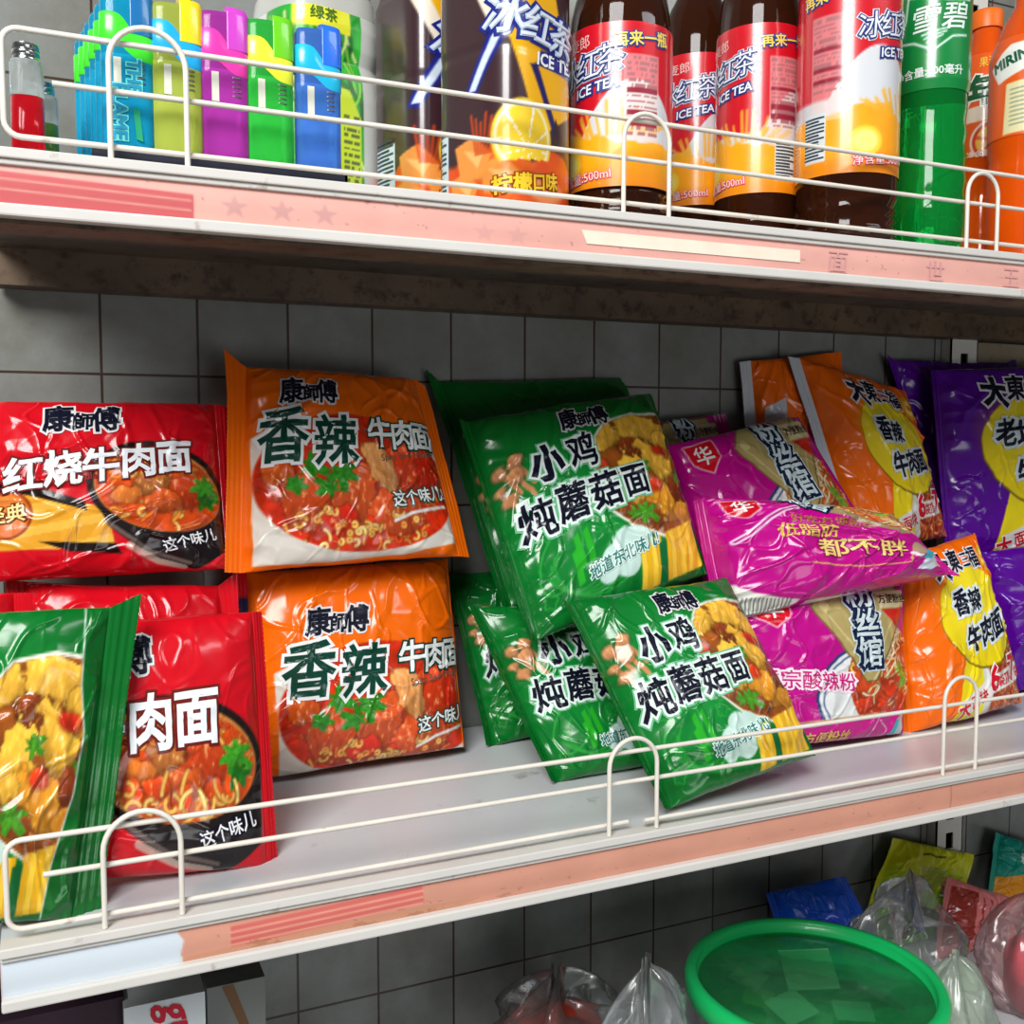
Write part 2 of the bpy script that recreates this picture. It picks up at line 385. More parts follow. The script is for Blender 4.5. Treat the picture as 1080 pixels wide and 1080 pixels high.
RED = (206, 14, 30); ORG = (240, 106, 8); GRN = (8, 104, 36); MAG = (186, 8, 132); PUR = (84, 5, 142); YEL = (238, 216, 22)
WHITE = (240, 240, 238); INK = (18, 20, 38)
def brand(a, x, y, s, rot=0):
    a.text('康', x - s * 1.0, y - s * .05, s * 1.25, INK, rot + 2, [(0.07, (225, 225, 225))], 0.1, 0.03)
    a.text('師', x, y + s * .1, s * .85, INK, rot, [(0.08, (225, 225, 225))], 0.1, 0.03)
    a.text('傅', x + s * .9, y - s * .02, s * 1.2, INK, rot + 2, [(0.07, (225, 225, 225))], 0.1, 0.03)
def soup(a, mask, x0, y0, x1, y1, base, seed, n=60):
    nz = fbm(a.X * 1.2, a.Y * 1.2, seed); col = np.array(base)[None, None] * (.7 + .6 * nz[..., None])
    a.over(mask, np.clip(col, 0, 255))
    a.noodles(x0, y0, x1, y1, n, 0.2, [(250, 150, 50), (240, 120, 40), (255, 190, 90), (225, 80, 30)], seed, mask, 1.1, 3.0)
def art_red(low=False):
    a = Art(0, 17, 15, NU, NV, RED)
    if not low: bx, by, rx, ry, rot = 12.2, 8.2, 4.5, 2.9, 14
    else: bx, by, rx, ry, rot = 11.0, 8.4, 5.4, 2.9, 4
    # gold swoosh and badge
    if not low:
        a.poly([(0, 7.4), (2.5, 7.5), (5.5, 8.6), (8.5, 9.5), (9, 12.2), (5, 12.2), (0, 12)], (226, 160, 42))
        a.over((.5 - a.sdp([(0, 7.4), (2.5, 7.5), (5.5, 8.6), (8.5, 9.5), (9, 12.2), (5, 12.2), (0, 12)]) / a.soft).clip(0, 1) * .5 * (np.sin(a.Y * 4 + a.X * .6) > .3), (246, 205, 96))
        a.poly([(0, 7.2), (3, 7.35), (7, 8.9), (7.2, 9.6), (3, 8.2), (0, 8.0)], (28, 16, 14)); a.poly([(4, 11.6), (9, 12), (9.5, 12.8), (6, 12.4)], (28, 16, 14))
        a.ell(1.9, 9.6, 1.75, 1.75, (150, 60, 20)); a.ell(1.9, 9.6, 1.55, 1.55, (214, 110, 40)); a.ell(1.9, 9.2, 1.2, 1.0, (232, 140, 62), al=.7)
        a.text('经典', 1.9, 9.5, 1.35, (250, 226, 150), 4, [(0.06, (120, 50, 14))])
    # bowl
    a.poly([(bx - rx - .6, by - .8), (bx - rx * .8, by + 2.6), (bx - rx * .1, by + 5.2), (bx + rx * .55, by + 6.2), (bx + rx + .2, by + 4.6), (bx + rx + .6, by)], (24, 16, 18))
    a.line([(bx - rx * .85, by + 2.2), (bx - rx * .15, by + 4.6), (bx + rx * .45, by + 5.5)], .3, (120, 104, 96), .8)
    a.line([(bx - rx * .5, by + 4.0), (bx - rx * .05, by + 5.3), (bx + rx * .35, by + 5.9)], .5, (205, 190, 172), .8)
    a.ell(bx, by, rx + .6, ry + .65, (30, 20, 20), rot); a.ell(bx, by, rx + .12, ry + .16, (206, 128, 60), rot)
    d, _, _ = a.ed(bx, by + .1, rx, ry, rot); mk = (.5 - d / a.soft).clip(0, 1)
    soup(a, mk, bx - rx, by - ry, bx + rx, by + ry, (208, 72, 16), 5, 70)
    for i, (dx, dy, r1, r2, ro, c) in enumerate([(-.6, -.5, 1.3, 1.2, 20, (190, 110, 48)), (1.9, .3, 1.5, 1.35, -10, (196, 64, 24)), (.3, 1.0, 1.3, .8, 10, (206, 86, 30)), (-2.4, .4, .9, .7, 0, (222, 120, 44))]):
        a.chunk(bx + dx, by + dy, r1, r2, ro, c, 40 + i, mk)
    a.leaf(bx + rx * .72, by - .3, 1.3, 70, (60, 150, 34), 3, mk); a.leaf(bx + rx * .78, by + .7, 1.0, 100, (30, 110, 26), 8, mk)
    if low:
        for i, (dx, dy) in enumerate([(-1.5, 1.2), (.8, -1.2), (2.4, 1.6), (-3, 1.4), (.2, 1.9)]): a.chunk(bx + dx, by + dy, .8, .6, 30 * i, (226, 74, 26), 60 + i, mk)
        a.noodles(bx - 4, by + 1.4, bx + 5, by + 3, 24, .2, [(250, 190, 90), (255, 214, 120)], 77, mk, 1.2, 3)
    brand(a, 7.1, 2.75, 1.75, 3)
    y = 5.6 if not low else 6.2
    for i, ch in enumerate('红烧牛肉面'):
        if low: a.text(ch, .1 + i * 3.1, y + .3 - i * .1, 3.1, (236, 240, 244), 3, [(0.05, (110, 30, 24))], 0.08, 0.028)
        else: a.text(ch, 3.0 + i * 2.6, y + 1.1 - i * .22, 2.65, (236, 240, 244), 4, [(0.05, (110, 30, 24))], 0.08, 0.028)
    a.text('Roasted Beef Noodle', 4.9, 7.35, .7, (150, 20, 26), 5)
    a.text('这个味儿', 14.2, 11.9 if not low else 12.0, 1.0, (240, 240, 240), 14, [(.06, (20, 30, 60))])
    return a
def art_orange():
    a = Art(0, 17, 16, NU, NV, ORG)
    mkp = [(0, 6.4), (3, 5.0), (8, 5.6), (13, 5.2), (17, 5.0), (17, 15.2), (10, 15.4), (4, 15.2), (0, 13.4)]
    a.poly([(.3, 6.2), (3, 5.2), (9, 5.6), (16.8, 5.4), (16.9, 14.2), (12, 15.2), (4, 15.4), (.6, 15.0)], (226, 220, 208))
    d, _, _ = a.ed(8.9, 9.7, 8.5, 5.0, 4); mk = (.5 - d / a.soft).clip(0, 1)
    soup(a, mk, .5, 4.5, 17, 14.5, (206, 46, 16), 15, 70)
    for i, (x, y, r1, r2, ro, c) in enumerate([(4.4, 11.0, 2.0, 2.1, 20, (206, 74, 28)), (8.4, 10.4, 1.7, 2.6, 30, (214, 84, 34)), (11.8, 12, 2.2, 1.8, -10, (206, 78, 34)), (13.4, 8.6, 2.3, 1.6, 15, (220, 62, 28)), (10.7, 8.4, 1.0, 1.8, -25, (236, 160, 90)), (15.3, 9.0, 1.3, 1.4, 0, (206, 40, 18)), (2.2, 8.6, 1.2, 1.1, 10, (220, 90, 30)), (7.0, 12.4, 1.4, 1.0, 0, (210, 40, 20))]):
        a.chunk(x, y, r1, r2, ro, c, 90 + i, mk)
    a.noodles(2, 11.5, 14, 14.4, 40, .2, [(255, 190, 90), (250, 160, 70), (255, 214, 130)], 33, mk, .9, 4)
    for i, (x, y, r) in enumerate([(4.9, 8.4, 1.3), (7.4, 8.9, 1.5), (3.7, 9.6, 1.0), (6.4, 10.0, 1.1)]): a.leaf(x, y, r, 60 * i, (44, 132, 30), 20 + i, mk)
    brand(a, 5.4, 3.0, 1.65, -2)
    DG = (8, 62, 48); WO = (232, 236, 234)
    a.text('香', 2.9, 6.2, 4.1, DG, 0, [(.06, WO)], .12, .022); a.text('辣', 7.2, 6.6, 3.8, DG, 0, [(.06, WO)], .12, .022)
    for i, ch in enumerate('牛肉面'): a.text(ch, 11.2 + i * 2.1, 6.0 + (.1 if i else 0), 2.35, WO, 2, [(.055, DG)], .1, .022)
    a.text('这个味儿!', 13.9, 10.7, 1.2, WO, 8, [(.08, (24, 70, 60))], .1, .02)
    a.line([(11.4, 12.6), (13.0, 12.0), (16.4, 11.4)], .22, WO)
    a.text('Spicy Beef Noodle', 13.6, 7.7, .7, (120, 90, 70), 6)
    return a
def art_green():
    a = Art(0, 17, 17, NU, NV, GRN)
    a.ell(7.5, 8.5, 7.5, 6.5, (22, 140, 56), soft=7, al=.8)
    # pale line drawings
    LG = (46, 158, 62)
    for i in range(5): a.line([(4.2 + i * .5 + math.cos(t) * (2.6 + .3 * i), 13 + math.sin(t) * (1.6 + .2 * i)) for t in np.linspace(.2, 3.0 + .2 * i, 14)], .13, LG, .9)
    a.line([(3.1 + 2.6 * math.cos(t) * .8 - .4 * math.sin(t), 12.2 + 2.0 * math.sin(t) - .9 * math.cos(t)) for t in np.linspace(0, 6.3, 30)], .14, LG)
    for x, y in ((4.4, 11.2), (5.3, 11.0), (4.0, 12.2)): a.poly([(x, y), (x + .5, y - .3), (x + .6, y + 2.0), (x, y + 2.2)], (40, 170, 40))
    for x, y in ((2.2, 10.3), (7.6, 11.2), (8.4, 12.4), (6.8, 14.4), (1.4, 14.6)):
        a.line([(x + .5 * math.cos(t) * (1 + .2 * math.cos(5 * t)), y + .5 * math.sin(t) * (1 + .2 * math.cos(5 * t))) for t in np.linspace(0, 6.3, 26)], .1, LG)
    a.text('Chicken', 4.6, 9.6, .75, LG, 6); a.text('Mushroom', 5.0, 10.3, .75, LG, 6)
    # dish
    pl = [(9.2, 4.4), (10.6, 3.2), (13.4, 2.9), (17, 3.4), (17, 13.6), (13.2, 13.2), (9.8, 11.6), (7.6, 9.4), (8.4, 6.4)]
    a.poly(pl, (226, 226, 210), .22); d = a.sdp(pl); mk = (.5 - d / a.soft).clip(0, 1)
    a.over(mk, np.clip(np.array((150, 78, 26))[None, None] * (.7 + .6 * fbm(a.X, a.Y, 3)[..., None]), 0, 255))
    YN = (246, 186, 62)
    for i, (x, y, r1, r2, ro, c) in enumerate([(11.2, 5.2, 1.6, 1.0, -10, YN), (14.6, 5.0, 2.0, 1.2, 14, YN), (16.2, 6.6, 1.2, 1.4, 50, YN), (13.4, 6.6, 1.2, .8, 20, (140, 60, 24)), (14.9, 8.0, 1.9, 1.1, 60, YN), (12.3, 9.2, 1.3, 2.0, 12, YN), (10.2, 8.6, 1.2, 1.0, 0, (190, 110, 40)), (14.4, 11.0, 1.9, 1.3, 30, (226, 150, 40)), (16.2, 10.4, 1.0, 1.1, 0, (140, 58, 26)), (10.6, 10.6, 1.1, .8, 30, (160, 84, 30)), (12.6, 12.0, 1.4, .8, 20, (140, 66, 26)), (16.4, 12.4, 1.2, 1.0, 0, (200, 130, 40)), (15.6, 7.2, .7, .4, 20, (214, 50, 24)), (13.9, 9.9, .6, .5, 0, (222, 60, 28)), (10.4, 7.4, .5, .4, 0, (226, 70, 40))]):
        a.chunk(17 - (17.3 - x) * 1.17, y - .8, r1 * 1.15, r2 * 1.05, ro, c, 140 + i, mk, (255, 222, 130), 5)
    for i, (x, y, r) in enumerate([(12.4, 7.4, .9), (11.3, 10.8, 1.2), (16.3, 8.6, .7), (10.3, 11, .7)]): a.leaf(x, y, r, 80 * i, (70, 140, 34), 50 + i, mk)
    # bundle of straight noodles
    for i in range(14):
        x = 9.7 + i * .54
        if i in (4,): continue
        a.poly([(x + .2, 13.2 - .08 * i), (x + .76, 13.1 - .08 * i), (x + .5, 16.3 - .04 * i), (x - .06, 16.3 - .04 * i)], (236, 178, 32) if i % 2 else (250, 204, 62))
    a.poly([(11.8, 13.4), (12.6, 13.3), (12.3, 16.3), (11.5, 16.3)], (12, 104, 52))
    # bubble
    for x, y, r in ((7.6, 13.6, 1.3), (8.9, 12.8, 1.4), (10.0, 12.7, 1.1), (6.7, 14.2, .9), (8.6, 14.0, 1.2)): a.ell(x, y, r, r * .85, (196, 224, 214))
    a.text('地道东北味儿!', 8.4, 13.4, 1.1, (40, 120, 110), 8, [(.07, (226, 244, 238))], .1)
    # mushrooms
    for i, (x, y, r) in enumerate([(.7, 5.2, .6), (1.9, 4.8, .7), (1.7, 5.7, .65), (.9, 7.2, .55), (.4, 6.4, .4)]):
        a.line([(x, y), (x + 1.0, y + 1.7)], .4, (206, 140, 92)); a.chunk(x, y, r, r * .75, -20, (214, 146, 96), 170 + i, 1, (255, 226, 190), 3)
    brand(a, 8.9, 2.5, 1.45, 3)
    GL = [(.11, (110, 190, 140)), (.065, (226, 240, 234))]
    a.text('小', 4.2, 5.5, 2.7, INK, 2, GL, .1, .05); a.text('鸡', 7.4, 5.2, 2.75, INK, 2, GL, .1, .022)
    for i, ch in enumerate('炖蘑菇面'): a.text(ch, 2.2 + i * 3.05, 9.2 - i * .16 - (.3 if i else 0), 2.85 - (.25 if i == 3 else 0), INK, 3, GL, .12, .022)
    return a
def art_mag(back=False):
    a = Art(0, 17, 16, NU, NV, MAG)
    GO = (222, 190, 90)
    if not back:
        a.ell(12, 11.2, 7.0, 5.2, (40, 60, 110)); a.ell(12, 11.2, 6.7, 4.95, (222, 226, 226)); a.ell(12, 11.2, 6.35, 4.65, (60, 80, 130)); a.ell(12, 11.2, 6.2, 4.5, (214, 218, 216))
        d, _, _ = a.ed(13.2, 9.6, 4.8, 5.0, 0); mk = (.5 - d / a.soft).clip(0, 1)
        soup(a, mk, 8, 4, 17, 14.5, (196, 70, 30), 25, 60)
        a.noodles(11, 3, 17, 11, 70, .16, [(246, 226, 170), (236, 206, 140), (250, 236, 196)], 44, mk, 2.4, 1.4)
        for i, (x, y) in enumerate([(10, 11.8), (12.4, 12.4), (14.8, 12), (16.2, 7.4), (15, 9.5), (13.2, 10.4), (11.4, 13.2)]): a.chunk(x, y, 1.1, .8, 40 * i, (204, 56, 26), 230 + i, mk)
        for i in range(3): a.leaf(14.6 + .5 * i, 8.6 + .7 * i, .9, 90 * i, (110, 170, 50), 60 + i, mk)
        TN = (176, 158, 100)
        a.poly([(6.0, 2.6), (8.2, .5), (15.4, .5), (16.0, 3.2), (11.6, 9.6), (10.4, 9.6)], (116, 96, 50), .18); a.poly([(6.0, 2.6), (8.2, .5), (15.4, .5), (16.0, 3.2), (11.6, 9.6), (10.4, 9.6)], TN)
        a.line([(6.9, 2.7), (10.9, 8.9), (15.2, 3.0)], .12, (210, 196, 140)); a.ell(7.3, 2.5, .5, .5, (206, 190, 130))
        for i, ch in enumerate('粉丝馆'): a.text(ch, 11.0, 1.5 + i * 2.75, 2.9, (206, 222, 226), 0, [(.1, (16, 34, 66)), (.15, (206, 222, 226))], 0, .02)
        a.poly([(13.0, 1.2), (16.6, 1.2), (16.6, 3.0), (13, 3.0)], (222, 206, 160)); a.text('方便粉丝', 14.8, 2.1, .95, (60, 40, 30)); a.poly([(13.2, 3.1), (16.2, 3.1), (14.8, 4.9)], (206, 40, 30))
        for i, ch in enumerate('正宗酸辣粉'): a.text(ch, 1.2 + i * 1.75, 8.7 + .22 * i, 1.75, (196, 20, 120), -6, [(.1, (244, 226, 236))], 0, .01)
        a.poly([(1.0, 1.4), (4.2, 1.2), (4.0, 3.0), (2.7, 4.2), (1.3, 3.2)], (240, 200, 210), .12); a.poly([(1.0, 1.4), (4.2, 1.2), (4.0, 3.0), (2.7, 4.2), (1.3, 3.2)], (206, 16, 38)); a.text('华', 2.6, 2.5, 1.9, WHITE, 0)
        a.poly([(0, 13.1), (17, 12.6), (17, 16), (0, 16)], (196, 14, 132)); a.line([(0, 13.1), (13, 12.7)], .18, (196, 160, 110))
        a.text('方便粉丝', 6.2, 14.6, 1.3, GO, 0); a.line([(11.2, 15.9), (12.2, 13)], .1, (240, 220, 230))
        a.line([(13.0 + .8 * math.sin(t), 14.4 - .5 * t + 1) for t in np.linspace(0, 4, 14)], .1, (240, 220, 230))
        a.poly([(14.2, 15.6), (15.4, 12.8), (16.6, 12.9), (16.8, 15.6)], (196, 200, 210)); a.poly([(14.0, 15.7), (14.9, 13.6), (15.5, 13.6), (15.2, 15.7)], (40, 180, 190))
    else:
        d = a.sdp([(5.4, 0), (17, 0), (17, 7.0), (14, 7.4), (8, 3.6)]); a.over((.5 - d / a.soft).clip(0, 1), (150, 134, 92))
        for i, ch in enumerate('丝馆'): a.text(ch, 6.9 + 1.4 * i, 2.3 + .7 * i, 1.7, (206, 222, 226), -40, [(.1, (16, 34, 66))], 0, .02, 1.3)
        pl = [(9.6, 3.2), (11, 2.2), (17, 1.6), (17, 7.2), (13.5, 6.4)]; d = a.sdp(pl); mk = (.5 - d / a.soft).clip(0, 1)
        soup(a, mk, 10, 1.5, 17, 7, (214, 110, 60), 66, 20); a.noodles(9, 1.3, 17, 7.2, 110, .16, [(246, 226, 160), (236, 206, 120), (250, 236, 196), (214, 70, 40)], 45, mk, 1.8, 1.6, .5); a.leaf(13.6, 3.9, .8, 10, (150, 190, 60), 4, mk)
        a.poly([(.9, 2.2), (3.7, 2.1), (3.4, 3.6), (2.3, 4.6), (1.2, 3.8)], (240, 200, 210), .12); a.poly([(.9, 2.2), (3.7, 2.1), (3.4, 3.6), (2.3, 4.6), (1.2, 3.8)], (206, 16, 38)); a.text('华', 2.3, 3.1, 1.6, WHITE, 8)
        a.line([(.9, 7.0), (2.0, 6.4), (3.6, 4.9), (5.0, 3.9), (6.4, 3.4)], .55, (232, 214, 232)); a.line([(.9, 7.0), (2.0, 6.4), (3.6, 4.9), (5.0, 3.9), (6.4, 3.4)], .2, (180, 30, 130))
        a.text('低脂肪', 6.2, 6.6, 1.6, GO, -6); a.text('好吃方便粉丝', 8.6, 5.5, 1.15, (170, 110, 60), -10)
        for i, ch in enumerate('都不胖'): a.text(ch, 7.6 + 2.4 * i, 8.8 + .4 * i, 2.5, (232, 206, 120), -8, [(.04, (150, 20, 90))], 0, .012)
        a.line([(5.6, 10.4), (9.5, 11.6), (13.2, 11.9), (14.4, 9.6)], .14, GO)
        a.ell(15.0, 9.8, .8, 1.1, (180, 150, 120), 20); a.ell(14.0, 10.6, .4, .3, (240, 226, 236)); a.ell(14.3, 11.0, .35, .3, (240, 226, 236))
        a.poly([(13.6, 13.0), (16.6, 9.5), (17, 12.2), (15.0, 13.4)], (214, 224, 234)); a.poly([(14.6, 11.4), (16.3, 9.4), (16.8, 10.4), (15.6, 11.6)], (50, 190, 220)); a.poly([(16.0, 12.6), (16.9, 11.6), (17, 12.8)], (240, 220, 120))
        a.poly([(0.2, 10.8), (1.6, 12.2), (4.6, 14.2), (4.0, 16), (0, 16)], (226, 226, 216))
        for i in range(14): a.line([(.6 + i * .26, 12.4 + i * .1), (.5 + i * .26, 15.6)], .09, (40, 50, 46))
        a.poly([(5.2, 14.6), (9, 15.2), (9, 15.8), (5, 15.8)], (232, 230, 222))
    return a
def art_sanfu(base, word1, word2):
    a = Art(0, 16, 17, NU, NV, base)
    a.poly([(4.2, 17), (6.6, 9), (16, 8), (16, 17)], YEL)
    a.poly([(8.4, 17), (9.2, 9), (16, 9), (16, 17)], (214, 216, 206)); pl = [(9.6, 17), (10.0, 9.5), (16, 9.5), (16, 17)]; d = a.sdp(pl); mk = (.5 - d / a.soft).clip(0, 1)
    soup(a, mk, 9, 9, 16, 17, (160, 48, 20), 35, 40); a.noodles(9, 10, 16, 17, 90, .22, [(200, 70, 30), (226, 110, 50), (170, 40, 20), (240, 150, 80)], 85, mk, 1.6, 2.0, 1.2)
    a.ell(9.6, 7.6, 5.9, 4.55, (120, 96, 10), 12); a.ell(9.6, 7.5, 5.8, 4.45, (232, 208, 20), 12); a.ell(9.2, 6.6, 4.4, 3.0, (240, 222, 60), 12, 3, .6)
    GL = [(.10, (214, 226, 232))]
    for i, ch in enumerate(word1): a.text(ch, (7.2 if len(word1) == 2 else 6.2) + i * 2.3, 6.0 + .1 * i, 2.4 - .3 * i * (len(word1) == 2), INK, 4, GL, .12, .03)
    for i, ch in enumerate(word2): a.text(ch, (8.1 if len(word2) == 3 else 7.4) + i * 2.35, 9.3 - .35 * i, 2.45, INK, 10, GL, .12, .03)
    a.poly([(5.6, 14.4), (10, 12.9), (16, 12.3), (16, 13.9), (10, 14.5), (6.0, 16.0)], (228, 226, 222))
    RD = (206, 14, 40)
    a.text('大', 5.6, 15.3, 1.7, RD, 12, [(.05, WHITE)], 0, .03); a.text('面块', 7.9, 14.6, 1.3, RD, 12)
    a.text('6', 10.2, 13.2, 3.0, RD, 6, [(.05, WHITE)], .2, .03); a.text('袋顶', 12.0, 13.5, 1.15, RD, 6); a.text('7', 14.0, 12.7, 3.0, RD, 4, [(.05, WHITE)], .2, .03); a.text('袋', 15.2, 13.2, 1.1, RD, 4)
    a.text('大', 5.6, 2.6, 2.5, INK, -6, [(.07, (226, 226, 232))], -.15, .05); a.text('東', 7.9, 2.3, 2.2, INK, 0, [(.07, (226, 226, 232))], 0, .03); a.text('三', 9.9, 2.5, 1.5, INK, 0, [(.07, (226, 226, 232))], 0, .02); a.text('福', 11.6, 2.5, 2.0, INK, 0, [(.07, (226, 226, 232))], 0, .02)
    for i in range(8): a.ell(14.2 + .8 * math.cos(i * .785), 2.9 + .8 * math.sin(i * .785), .5, .5, (226, 166, 30))
    a.ell(14.2, 2.9, .8, .8, (246, 206, 90)); a.ell(14.2, 2.9, .3, .3, (206, 110, 20))
    return a
AR, ARL, AO, AG, AM, AMB = art_red(), art_red(True), art_orange(), art_green(), art_mag(), art_mag(True)
AGL = art_green(); AGL.t = []; AGL.poly([(15.2, -1), (18, -1), (18, 18), (14.2, 18), (14.8, 13.5), (15.9, 10), (16.2, 7), (15.6, 4.5)], (206, 216, 206), .12); AGL.poly([(15.2, -1), (18, -1), (18, 18), (14.2, 18), (14.8, 13.5), (15.9, 10), (16.2, 7), (15.6, 4.5)], GRN)
ASB = Art(0, 16, 17, NU, NV, ORG); ASB.poly([(1, 6), (4.5, 5), (4, 11), (1, 10)], (196, 200, 206)); APB = art_sanfu(PUR, '老坛酸菜', '牛肉面')
AS, AP = art_sanfu(ORG, '香辣', '牛肉面'), art_sanfu(PUR, '老坛酸菜', '牛肉面')
#@@
gR, gO, gG, gM, gS, gP = 'red beef noodle packets', 'orange spicy beef noodle packets', 'green mushroom noodle packets', 'magenta vermicelli packets', 'orange and yellow noodle packets', 'purple noodle packets'
def deckY(px, py): return float(atZ(px, py, 0.976)[1])
packet('red noodle packet with a black soup bowl, upper one against the tiles', gR, AR, [(-22, 424), (226, 426), (240, 600), (-26, 616)], .80, 15, (120, 600), A=.022, seed=3, seals=((.012, 20, None), (.012, -25, None)))
packet('red noodle packet standing under the upper red packet, mostly hidden', gR, shifted(AR, 0, 3.2), [(25, 614), (230, 618), (252, 820), (40, 830)], .795, 8, (140, 830), A=.019, seed=8, ear=(0, .012))
packet('red noodle packet at the left frame edge, only its top corner showing', gR, shifted(AR, 0, 3.2), [(-190, 628), (14, 624), (20, 830), (-190, 840)], .76, 8, (-80, 840), A=.017, seed=9)
packet('red noodle packet at the front with bowl and green vegetable, lit brightly', gR, ARL, [(-8, 658), (266, 646), (282, 914), (2, 934)], deckY(180, 924), 11, (180, 924), A=.021, seed=14, wr=.55, seals=((.012, -30, None), (.009, -35, None)))
packet('green noodle packet at the left frame edge in front of the red packets', gG, AGL, [(-150, 650), (116, 640), (76, 968), (-160, 985)], .626, 8, (0, 980), A=.016, seed=21, seals=((.012, 20, None), (.016, -15, None)), ear=(0, .008))
packet('orange noodle packet leaning on the tiles atop the other orange packet', gO, AO, [(260, 386), (438, 400), (484, 586), (256, 604)], .80, 15, (370, 600), A=.024, seed=31, seals=((.014, 10, None), (.012, -20, None)), ear=(.014, -.004))
packet('orange noodle packet standing on the shelf under its twin', gO, shifted(AO, 1.2, 1.9), [(260, 604), (470, 590), (489, 788), (268, 822)], deckY(370, 814), 13, (370, 814), A=.024, seed=38, seals=((.013, 25, [(0, RED), (.16, RED), (.17, (24, 34, 80)), (.30, (24, 34, 80)), (.31, (150, 186, 206)), (.42, (150, 186, 206)), (.43, (226, 180, 70)), (.49, (226, 180, 70)), (.5, RED), (1, RED)]), (.006, -60, None)))
packet('green noodle packet in the upper pair, front one with noodles in full view', gG, AG, [(494, 446), (684, 416), (744, 606), (568, 676)], .74, 30, (620, 640), A=.021, seed=41, seals=((.014, 35, None), (.007, -40, None)))
packet('green noodle packet in the upper pair, behind and mostly covered', gG, shifted(AG, 0, 2.6), [(466, 404), (652, 398), (720, 590), (540, 640)], .808, 25, (620, 620), A=.014, seed=45, seals=((.014, 30, None), (.01, -20, None)), ear=(.01, 0))
packet('green noodle packet in front by the wire guard, leaning and fully visible', gG, AG, [(602, 634), (766, 610), (858, 798), (708, 852)], deckY(770, 846), 30, (770, 838), A=.021, seed=51, seals=((.014, 40, None), (.006, -40, None)))
packet('green noodle packet directly behind the front leaning green packet', gG, AG, [(505, 640), (680, 640), (735, 800), (590, 824)], deckY(600, 822), 28, (600, 822), A=.018, seed=55, seals=((.014, 35, None), (.01, -20, None)))
packet('green noodle packet farthest back beside the lower orange packet', gG, AG, [(478, 604), (630, 604), (640, 760), (522, 786)], deckY(530, 784), 24, (530, 784), A=.016, seed=58, seals=((.012, 35, None), (.01, -20, None)))
packet('magenta vermicelli packet standing on the shelf, its bowl and gold words showing', gM, AM, [(768, 626), (952, 618), (951, 774), (806, 790)], deckY(890, 786), 12, (890, 786), A=.021, seed=61, seals=((.01, -30, None), (.006, -40, None)))
packet('crumpled magenta vermicelli packet lying on top of the standing one', gM, AMB, [(742, 526), (932, 544), (1000, 606), (768, 656)], .704, 22, (870, 640), yaw=-9, A=.03, seed=66, wr=1.7, seals=((.010, -60, None), (.014, -10, None)))
packet('magenta vermicelli packet tilted behind the crumpled one', gM, AM, [(702, 470), (840, 440), (925, 585), (762, 640)], .80, 18, (800, 600), A=.02, seed=71, wr=1.2, seals=((.008, -30, None), (.008, -30, None)))
packet('magenta vermicelli packet in the back corner beside the green packets', gM, AM, [(640, 452), (752, 438), (790, 560), (690, 580)], .879, 3, (720, 560), A=.008, seed=75)
packet('orange and yellow noodle packet at the back, showing only its top edge', gS, ASB, [(792, 380), (880, 372), (890, 520), (806, 525)], .878, 3, (850, 520), A=.012, seed=81, seals=((.012, -10, (196, 200, 206)), (.01, 10, None)), pw=2.2)
packet('orange and yellow noodle packet leaning against the tiles, yellow oval in view', gS, AS, [(842, 378), (954, 412), (998, 566), (908, 582)], .836, 10, (950, 560), A=.019, seed=86, seals=((.012, -15, (196, 204, 212)), (.008, -30, None)), pw=2.3)
packet('orange and yellow noodle packet standing on the shelf beside the purple one', gS, AS, [(946, 588), (1028, 562), (1076, 742), (962, 772)], deckY(1010, 764), 13, (1010, 764), A=.02, seed=91, seals=((.010, -40, None), (.008, -40, None)))
packet('magenta vermicelli packet standing at the back under the tilted one, nearly hidden', gM, AM, [(764, 612), (930, 604), (934, 740), (790, 756)], .815, 5, (860, 740), A=.014, seed=73, rest=.9765)
packet('purple noodle packet standing at the back between lower orange and purple packets', gP, APB, [(1012, 592), (1150, 584), (1160, 716), (1030, 726)], .822, 4, (1090, 720), A=.014, seed=97, rest=.9765)
packet('purple noodle packet at the back, half hidden by its twin', gP, APB, [(945, 380), (1062, 382), (1075, 560), (990, 562)], .881, 2, (1020, 560), A=.008, seed=95, ear=(.006, .004))
packet('purple noodle packet in the upper row with a yellow oval', gP, shifted(AP, -1.2, 0), [(990, 390), (1142, 386), (1156, 587), (1006, 594)], .828, 7, (1060, 585), A=.02, seed=99, seals=((.006, -40, None), (.012, 20, None)), pw=2.4)
packet('purple noodle packet in the lower row at the right frame edge', gP, AP, [(1038, 582), (1165, 560), (1190, 716), (1076, 728)], deckY(1110, 724) - .012, 8, (1110, 724), A=.02, seed=104, ear=(.004, 0))
#@@
def struct(o): o['kind'] = 'structure'; return o
# ------------------------------------------------------------------ room shell
gx = float(atY(106, 350, .9)[0]); gz = float(atY(0, 392, .9)[2])
m, N, L, b = newmat('glazed_tile'); b.inputs['Roughness'].default_value = 0.22
tc = N.new('ShaderNodeTexCoord'); sp = N.new('ShaderNodeSeparateXYZ'); cb = N.new('ShaderNodeCombineXYZ'); mp = N.new('ShaderNodeMapping')
L.new(tc.outputs['Object'], sp.inputs[0]); L.new(sp.outputs['X'], cb.inputs['X']); L.new(sp.outputs['Z'], cb.inputs['Y']); L.new(cb.outputs[0], mp.inputs['Vector'])
TWX, TWZ = 0.0758, 0.1148
mp.inputs['Location'].default_value = (-gx + 20 * TWX, -gz + 20 * TWZ, 0)
br = N.new('ShaderNodeTexBrick'); br.offset = 0; br.squash = 1
for k, v in (('Scale', 1), ('Mortar Size', .0011), ('Mortar Smooth', .2), ('Brick Width', TWX), ('Row Height', TWZ), ('Bias', 0)): br.inputs[k].default_value = v
